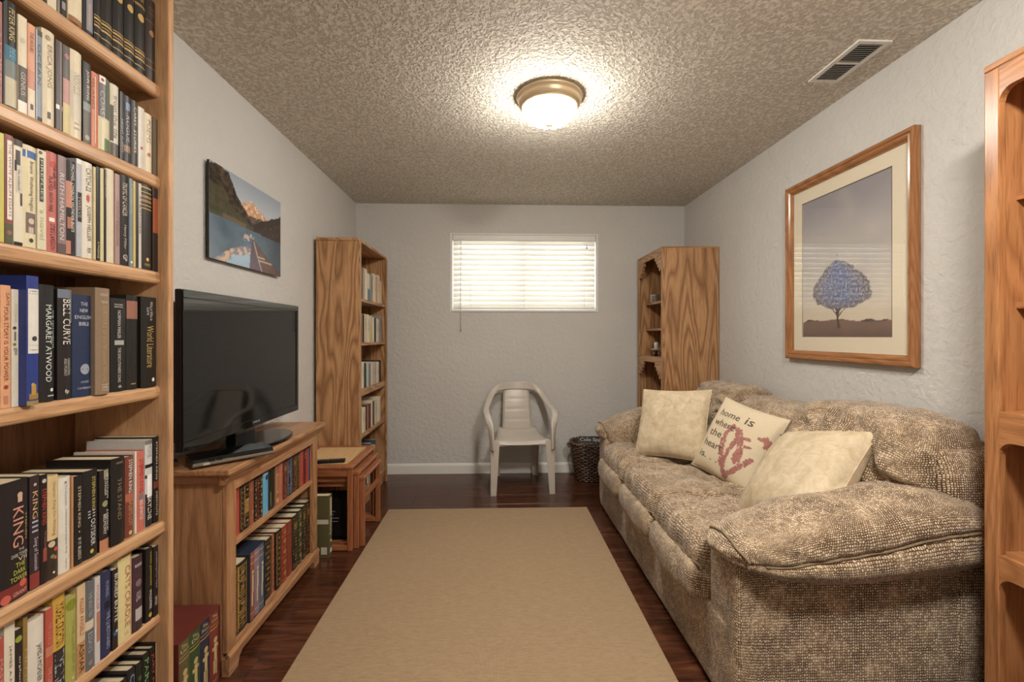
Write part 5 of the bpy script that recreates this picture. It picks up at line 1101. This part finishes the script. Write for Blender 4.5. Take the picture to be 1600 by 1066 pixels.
def arm(y_out, sgn, lift=0.0):
    """sgn = +1: far arm, -1: near arm; y_out is the outer panel plane"""
    yc = y_out-sgn*0.10
    def pan(q, pos): return pos
    puffy('arm_panel', (SF+1.655)/2+0.004, yc, 0.272, (1.655-SF)/2, 0.098, 0.268, M_SOFA, sofa, n=20, p=(14,14,20), fn=pan)
    yr = y_out-sgn*0.085
    def knots(t, ks):
        for (a, va), (b, vb) in zip(ks[:-1], ks[1:]):
            if t <= b: u_ = max(0.0, (t-a)/(b-a)); return va+(vb-va)*(u_*u_*(3-2*u_)*0.5+u_*0.5)
        return ks[-1][1]
    def prof_z(t, w_=1.0): return w_*knots(t, [(0,-0.105),(0.12,-0.075),(0.375,-0.012),(0.72,0.042),(1,0.026)])+(1-w_)*knots(t, [(0,0.035),(0.2,0.015),(0.37,0.0),(1,0.045)])
    def roll(q, pos):
        t = (q.x+1)/2                                  # 0 front .. 1 back
        pos.z += prof_z(t, (max(-1, min(1, q.z))+1)/2)+lift*(q.z+1)/2
        fr_ = max(0.0, 0.22-t)/0.22
        inner_ = max(0.0, -sgn*q.y); low_ = max(0.0, -q.z)
        pos.y -= sgn*0.055*inner_**0.5*low_**2; pos.z -= 0.05*inner_*low_
        outside = max(0.0, sgn*q.y)
        pos.y += sgn*0.016*outside*math.exp(-((q.z+0.5)/0.4)**2)
        # pinched seam on the outer face
        pos.y -= sgn*0.013*outside*math.exp(-((q.z-0.05-0.5*(t-0.5))/0.10)**2)
        # fan gathers starting at the seam
        g = math.exp(-((q.z-0.30)/0.45)**2)
        pos.y += sgn*outside*g*0.010*ridge(pos.x*13+q.z*2.5, 3.3)
        pos.z += max(0, q.z)*0.006*ridge(pos.x*9+q.y*1.5, 1.2)
        pos.x -= 0.006*fr_*ridge(pos.y*20, pos.z*20)
        return pos
    puffy('arm_pillow', 1.185, yr, 0.575, 0.462, 0.158, 0.118, M_SOFA, sofa, n=48, p=(5,2.6,2.6), fn=roll)
    def on_roll(x, y, z, out_=1.02):
        pp = (5, 2.6, 2.6); q = Vector((x, y, z)); q = q/((abs(q.x)**pp[0]+abs(q.y)**pp[1]+abs(q.z)**pp[2])**(3.0/sum(pp)))*out_
        return roll(q, Vector((1.185+0.462*q.x, yr+0.158*q.y, 0.575+0.118*q.z)))
    tube('arm_welt', [on_roll(-0.86+1.80*k/35, sgn, 0.05+0.5*((-0.86+1.80*k/35)/2)) for k in range(36)], 0.0045, M_WELT, sofa, n=6)
    # piping curling round the front tip
    tube('front_piping', [on_roll(-1.0, sgn*0.86*math.cos(math.radians(a)), 0.86*math.sin(math.radians(a))-0.12, 1.015) for a in range(-75, 200, 9)], 0.005, M_WELT, sofa, n=7)
arm(1.418, -1); arm(3.378, 1, 0.035)

# ================================================================== CUSHIONS ON THE SOFA
def pillow(name, loc, e, size, thick, mat, label, seed, wr=0.006):
    R_ = (Matrix.Rotation(e[0], 4, 'Z') @ Matrix.Rotation(e[1], 4, 'X') @ Matrix.Rotation(e[2], 4, 'Y'))
    t = empty(name, loc, label=label, cat='pillow'); t.rotation_euler = R_.to_euler()
    n = 40; vs = []; fs = []
    def surf(u, v, side):
        a = 1-0.055*(1-v*v)*abs(u)**2; b = 1-0.055*(1-u*u)*abs(v)**2
        prof_ = (max(0, 1-abs(u)**2.6)*max(0, 1-abs(v)**2.6))**0.55
        edge = max(abs(u), abs(v))
        w_ = wr*noise.noise(Vector((u*2.2+seed, v*2.2, side*3.0)))+wr*0.8*edge**3*ridge(u*5+seed, v*5)*(1 if edge < 0.98 else 0)
        return Vector((u*a*size/2, -side*(prof_*thick/2+w_*prof_**0.3*(1 if prof_ > 0 else 0)), v*b*size/2))
    t['_s'] = 0; del t['_s']
    for side in (1, -1):
        base = len(vs)
        for j in range(n+1):
            for i in range(n+1): vs.append(surf(2*i/n-1, 2*j/n-1, side))
        for j in range(n):
            for i in range(n):
                q = (base+j*(n+1)+i, base+j*(n+1)+i+1, base+(j+1)*(n+1)+i+1, base+(j+1)*(n+1)+i)
                fs.append(q if side == 1 else q[::-1])
    o = from_py('cushion_cover', vs, fs, mat, t, True, local=True)
    ring = [surf(x, -1, 1) for x in [k/10-1 for k in range(20)]]+[surf(1, x, 1) for x in [k/10-1 for k in range(20)]]+[surf(-x, 1, 1) for x in [k/10-1 for k in range(20)]]+[surf(-1, -x, 1) for x in [k/10-1 for k in range(21)]]
    tube('edge_seam', ring, 0.0022, mat, t, n=5, local=True)
    return t, surf
pillow('throw_pillow', (1.065, 2.735, 0.715), (-0.80, -0.45, -0.08), 0.435, 0.15, M_PILLOW, 'plain cream suede pillow leaning near the far sofa arm', 1.0)
p2, sf2 = pillow('printed_pillow', (1.262, 2.355, 0.677), (-1.25, -0.46, 0.15), 0.43, 0.14, M_LINEN, 'linen pillow printed with typewriter words and a red heart collage', 2.0, 0.004)
pillow('throw_pillow', (1.225, 1.800, 0.668), (-1.66, -0.69, -0.27), 0.48, 0.20, M_PILLOW, 'plain cream suede pillow slumped beside the near sofa arm', 3.3)
def on_pillow(name, items, mat, lift=0.0016):
    vs, fs = [], []
    for V, Fc in items:
        b = len(vs)
        for u, v in V: q = sf2(u, v, 1); vs.append(q+Vector((0, -lift, 0)))
        fs += [tuple(i+b for i in f) for f in Fc]
    return from_py(name, vs, fs, mat, p2, False, local=True)
for s, u0, u1, v0, h_ in (('home', -0.66, 0.02, 0.50, 0.18), ('is', 0.20, 0.44, 0.50, 0.20), ('where', -0.68, 0.06, 0.22, 0.18), ('the', -0.66, -0.22, -0.06, 0.18), ('heart', -0.68, -0.02, -0.36, 0.18), ('is. . .', -0.68, -0.04, -0.66, 0.16)):
    V, Fc, asp = text_geo(s); on_pillow('printed_word', [([(u0+(u1-u0)*u, v0+h_*v) for u, v in V], Fc)], plain((84,70,58), 0.9))
# red collage heart: many small torn patches along the outline and two crossing strokes
hr = random.Random(12); patches = []
def patch(u, v, s):
    k = 6; V = [(u, v)]+[(u+s*(0.6+0.6*hr.random())*math.cos(2*math.pi*i/k+0.4), v+s*(0.6+0.6*hr.random())*math.sin(2*math.pi*i/k+0.4)) for i in range(k)]
    patches.append((V, [(0, 1+i, 1+(i+1) % k) for i in range(k)]))
def stroke(pts, w, dens):
    for a, b in zip(pts[:-1], pts[1:]):
        L = math.hypot(b[0]-a[0], b[1]-a[1])
        for k in range(int(L*dens)):
            t = hr.random(); patch(a[0]+(b[0]-a[0])*t+w*(hr.random()-0.5), a[1]+(b[1]-a[1])*t+w*(hr.random()-0.5)*0.5, 0.020+0.026*hr.random())
heart = [(0.28,-0.86),(0.10,-0.60),(-0.04,-0.30),(-0.12,0.0),(-0.10,0.22),(0.02,0.36),(0.16,0.30),(0.24,0.10)]
stroke(heart[:4], 0.14, 120); stroke(heart[3:], 0.09, 90)
stroke([(0.16,0.34),(0.34,0.10),(0.44,-0.12),(0.52,-0.34)], 0.13, 120)
stroke([(0.24,0.10),(0.16,-0.22),(0.14,-0.50),(0.22,-0.84)], 0.10, 100)
stroke([(0.44,-0.12),(0.40,-0.30),(0.46,-0.44)], 0.12, 110)
stroke([(0.36,0.16),(0.56,0.20)], 0.05, 70); stroke([(0.50,0.0),(0.66,0.04)], 0.04, 60)
stroke([(0.28,-0.86),(0.46,-0.62),(0.64,-0.40),(0.80,-0.20)], 0.11, 130)
stroke([(0.74,0.30),(0.86,0.36)], 0.09, 150); stroke([(0.90,0.40),(0.92,0.16)], 0.10, 130)
on_pillow('heart_collage', patches, plain((176,118,108), 0.9, 0, 0.35), 0.0014)['kind'] = 'stuff'

# ================================================================== PLASTIC CHAIR
ch = empty('plastic_armchair', (0.188, 3.800, 0), rot=(0, 0, math.radians(4.0)), label='taupe moulded plastic armchair standing under the window', cat='chair')
def strip(name, secs, mat, parent, th):
    """curved plate: secs = list of rows of points (front face); thickness th along the row normal"""
    nrow, ncol = len(secs), len(secs[0]); vs = []; fs = []
    S = [[Vector(p) for p in r_] for r_ in secs]
    def nrm(i, j):
        a = S[min(i+1, nrow-1)][j]-S[max(i-1, 0)][j]; b = S[i][min(j+1, ncol-1)]-S[i][max(j-1, 0)]
        return a.cross(b).normalized()
    for i in range(nrow):
        for j in range(ncol): vs.append(S[i][j])
    for i in range(nrow):
        for j in range(ncol): vs.append(S[i][j]-nrm(i, j)*th)
    N = nrow*ncol
    for i in range(nrow-1):
        for j in range(ncol-1):
            a, b, c_, d = i*ncol+j, i*ncol+j+1, (i+1)*ncol+j+1, (i+1)*ncol+j
            fs += [(a, b, c_, d), (N+d, N+c_, N+b, N+a)]
    for i in range(nrow-1): fs += [(i*ncol, (i+1)*ncol, N+(i+1)*ncol, N+i*ncol), (i*ncol+ncol-1, N+i*ncol+ncol-1, N+(i+1)*ncol+ncol-1, (i+1)*ncol+ncol-1)]
    for j in range(ncol-1): fs += [(j, N+j, N+j+1, j+1), ((nrow-1)*ncol+j, (nrow-1)*ncol+j+1, N+(nrow-1)*ncol+j+1, N+(nrow-1)*ncol+j)]
    o = from_py(name, vs, fs, mat, parent, True, local=True)
    bm = bmesh.new(); bm.from_mesh(o.data); bmesh.ops.recalc_face_normals(bm, faces=bm.faces[:]); bm.to_mesh(o.data); bm.free()
    for p_ in o.data.polygons: p_.use_smooth = True
    return o
# seat: dished, front edge rolling down
rows = []
for i in range(17):
    t = i/16
    y = -0.225+0.40*t; z = 0.425-0.018*math.sin(math.pi*min(1, t*1.1))
    if t < 0.12: z -= 0.030*((0.12-t)/0.12)**2
    if t > 0.85: z += 0.03*((t-0.85)/0.15)**2
    hw_ = 0.225-0.055*t
    rows.append([(hw_*(2*j/12-1), y, z-0.012*(1-(2*j/12-1)**2)) for j in range(13)])
strip('seat', rows, M_PLASTIC, ch, 0.004)
strip('seat_apron', [[(0.226*(2*j/12-1), -0.2255, 0.394-0.0005) for j in range(13)], [(0.224*(2*j/12-1), -0.222, 0.392-0.024*(1-0.7*(1-(2*j/12-1)**2))) for j in range(13)]], M_PLASTIC, ch, 0.004)
# central splat with faint horizontal ribs
rows = []
for i in range(29):
    t = i/28; z = 0.432+0.345*t; y = 0.170+0.055*t+0.02*t*t
    rib = 0.0020 if (i % 7) == 0 and 0 < i < 28 else 0
    hw_ = 0.132-0.018*t
    rows.append([(hw_*(2*j/10-1), y-0.012*(1-(2*j/10-1)**2)*0.5+rib, z) for j in range(11)])
strip('back_splat', rows, M_PLASTIC, ch, 0.004)
# top yoke
rows = []
for i in range(9):
    t = i/8
    rows.append([((0.185-0.035*t**2)*(2*j/16-1)*(1.0), 0.238+0.012*t+0.0*(1)-0.030*(2*j/16-1)**2, 0.772+0.070*t-0.022*abs(2*j/16-1)**4*(0.4+t)) for j in range(17)])
strip('top_yoke', rows, M_PLASTIC, ch, 0.006)
for s in (-1, 1):
    # hoop from yoke sweeping to the arm and down into the front leg
    path = smoothpath([(s*0.120, 0.236, 0.802), (s*0.175, 0.222, 0.785), (s*0.222, 0.190, 0.735), (s*0.252, 0.135, 0.680), (s*0.272, 0.06, 0.645), (s*0.280, -0.03, 0.632), (s*0.278, -0.11, 0.618), (s*0.268, -0.165, 0.585), (s*0.254, -0.195, 0.530), (s*0.247, -0.218, 0.470), (s*0.243, -0.232, 0.410), (s*0.242, -0.238, 0.350)], 5)
    L = len(path)
    rad = [0.030-0.004*math.sin(math.pi*k/(L-1))+0.006*max(0, k/(L-1)-0.7)/0.3 for k in range(L)]
    vs, fs = [], []
    tube_into(vs, fs, path, rad, 12, 0.30, None)
    # keep the flat side of the section turned towards the sitter / upwards
    vs, fs = [], []
    for k in range(L):
        d = (path[min(k+1, L-1)]-path[max(k-1, 0)]).normalized(); t = k/(L-1)
        nrm_ = Vector((-s*0.25, -1, 0.25)).lerp(Vector((s*0.15, 0, 1)), min(1, t*2.2)).lerp(Vector((s*1.0, -0.5, 0.0)), max(0, (t-0.62)/0.38))
        nrm_ = (nrm_-d*nrm_.dot(d)).normalized(); wv2 = d.cross(nrm_)
        for q in range(12):
            a = 2*math.pi*q/12; vs.append(path[k]+wv2*(rad[k]*math.copysign(abs(math.cos(a))**0.7, math.cos(a)))+nrm_*(0.009*math.sin(a)))
    for k in range(L-1):
        for q in range(12): q2 = (q+1) % 12; fs.append((k*12+q, k*12+q2, (k+1)*12+q2, (k+1)*12+q))
    fs += [tuple(range(12))[::-1], tuple((L-1)*12+q for q in range(12))]
    from_py('arm_hoop', vs, fs, M_PLASTIC, ch, True, local=True)
    # side web between seat and hoop at the front corner
    # legs: tapered channel section
    def leg(xt, yt, zt, xb_, yb_, wt_, wb_, sx, sy):
        vs = []; fs = []
        for (x, y, z, w_) in ((xb_, yb_, 0.0, wb_), (xt, yt, zt, wt_)):
            t_ = 0.005
            vs += [(x, y, z), (x-sx*w_, y, z), (x-sx*w_, y-sy*t_, z), (x-sx*t_, y-sy*t_, z), (x-sx*t_, y-sy*w_*0.9, z), (x, y-sy*w_*0.9, z)]
        for k in range(6): fs.append((k, (k+1) % 6, 6+(k+1) % 6, 6+k))
        fs += [tuple(range(6))[::-1], tuple(range(6, 12))]
        o = from_py('leg', vs, fs, M_PLASTIC, ch, False, local=True)
        bm = bmesh.new(); bm.from_mesh(o.data); bmesh.ops.recalc_face_normals(bm, faces=bm.faces[:]); bm.to_mesh(o.data); bm.free()
    leg(s*0.252, -0.228, 0.418, s*0.254, -0.245, 0.070, 0.044, s, -1)
    leg(s*0.190, 0.165, 0.418, s*0.190, 0.262, 0.070, 0.042, s, 1)

# ================================================================== WICKER BASKET AND MAGAZINES
bk = empty('wicker_basket', (0.815, 3.945, 0), rot=(0, 0, math.radians(-6)), label='dark brown wicker basket of magazines on the floor beside the sofa', cat='basket')
def bask(a, z, off=0.0):
    t = z/0.31; hx, hy = 0.118+0.050*t+off, 0.100+0.042*t+off
    c_, s_ = math.cos(a), math.sin(a); n_ = 4.0
    r_ = (abs(c_)**n_+abs(s_)**n_)**(-1/n_)
    return Vector((hx*r_*c_, hy*r_*s_, z+0.012*(abs(c_*s_)*2)*t))
vs, fs = [], []
NS = 36
for k in range(NS):
    a = 2*math.pi*k/NS; tube_into(vs, fs, [bask(a, 0.002), bask(a, 0.11), bask(a, 0.21), bask(a, 0.305)], 0.0035, 5)
o = from_py('stakes', vs, fs, M_WICKER, bk, True, local=True); o['kind'] = 'stuff'
vs, fs = [], []
for r_ in range(20):
    z = 0.008+0.0150*r_; path = [bask(2*math.pi*k/NS/1.0, z+0.002*math.sin(k*0.9+r_), 0.0075*(1 if (k+r_) % 2 else -1)) for k in range(NS+1)]
    tube_into(vs, fs, path, 0.0070, 6)
o = from_py('weave', vs, fs, M_WICKER, bk, True, local=True); o['kind'] = 'stuff'
for ph in (0, math.pi):
    tube('rim', [bask(2*math.pi*k/72, 0.310, 0.008*math.cos(k*1.2+ph))+Vector((0, 0, 0.006*math.sin(k*1.2+ph))) for k in range(73)], 0.0075, M_WICKER, bk, n=7, local=True)
prism('bottom', [(bask(2*math.pi*k/24, 0.004).x*0.97, bask(2*math.pi*k/24, 0.004).y*0.97) for k in range(24)], 'z', 0.001, 0.006, M_WICKER, bk, local=True)
tube('handle', smoothpath([Vector((-0.160, -0.075, 0.27)), Vector((-0.188, -0.06, 0.292)), Vector((-0.200, 0.0, 0.300)), Vector((-0.188, 0.06, 0.292)), Vector((-0.160, 0.075, 0.27))], 6), 0.008, M_WICKER, bk, n=7, local=True)
def magazine(dx, dy, w_, h_, th, lean, col, label, words):
    m_ = empty('magazine', (0.815+dx, 3.945+dy, 0.008), rot=(math.radians(lean), 0, math.radians(-4)), label=label, cat='magazine')
    box('pages', -w_/2+0.001, w_/2-0.001, 0.0008, th-0.0008, 0.001, h_-0.001, M_PAGES, m_, local=True)
    boxes('cover', [(-w_/2, w_/2, 0.0, 0.0008, 0, h_), (-w_/2, w_/2, th-0.0008, th, 0, h_)], plain(col, 0.3), m_, local=True)
    for s, x0, x1, z0, z1, c_ in words:
        V, Fc, asp = text_geo(s); from_py('masthead', [(x0+(x1-x0)*u, -0.0006, z0+(z1-z0)*v) for u, v in V], Fc, plain(c_, 0.4), m_, local=True)
    return m_
magazine(-0.005, -0.060, 0.205, 0.372, 0.006, -3, (70,66,66), 'grey magazine with large white masthead propped in the wicker basket', [('Colo Spgs', -0.095, 0.098, 0.322, 0.358, W8), ('BEST OF THE CITY', -0.09, 0.06, 0.303, 0.315, (190,184,176)), ('visitor guide', -0.085, -0.01, 0.362, 0.369, (190,184,176))])
magazine(-0.032, -0.040, 0.150, 0.340, 0.005, -3, (206,196,182), 'pale magazine behind the grey one in the wicker basket', [('Home', -0.07, -0.02, 0.30, 0.325, (150,80,70))])
magazine(0.010, -0.015, 0.180, 0.325, 0.008, -2, (90,60,52), 'brown magazine at the back of the wicker basket', [])
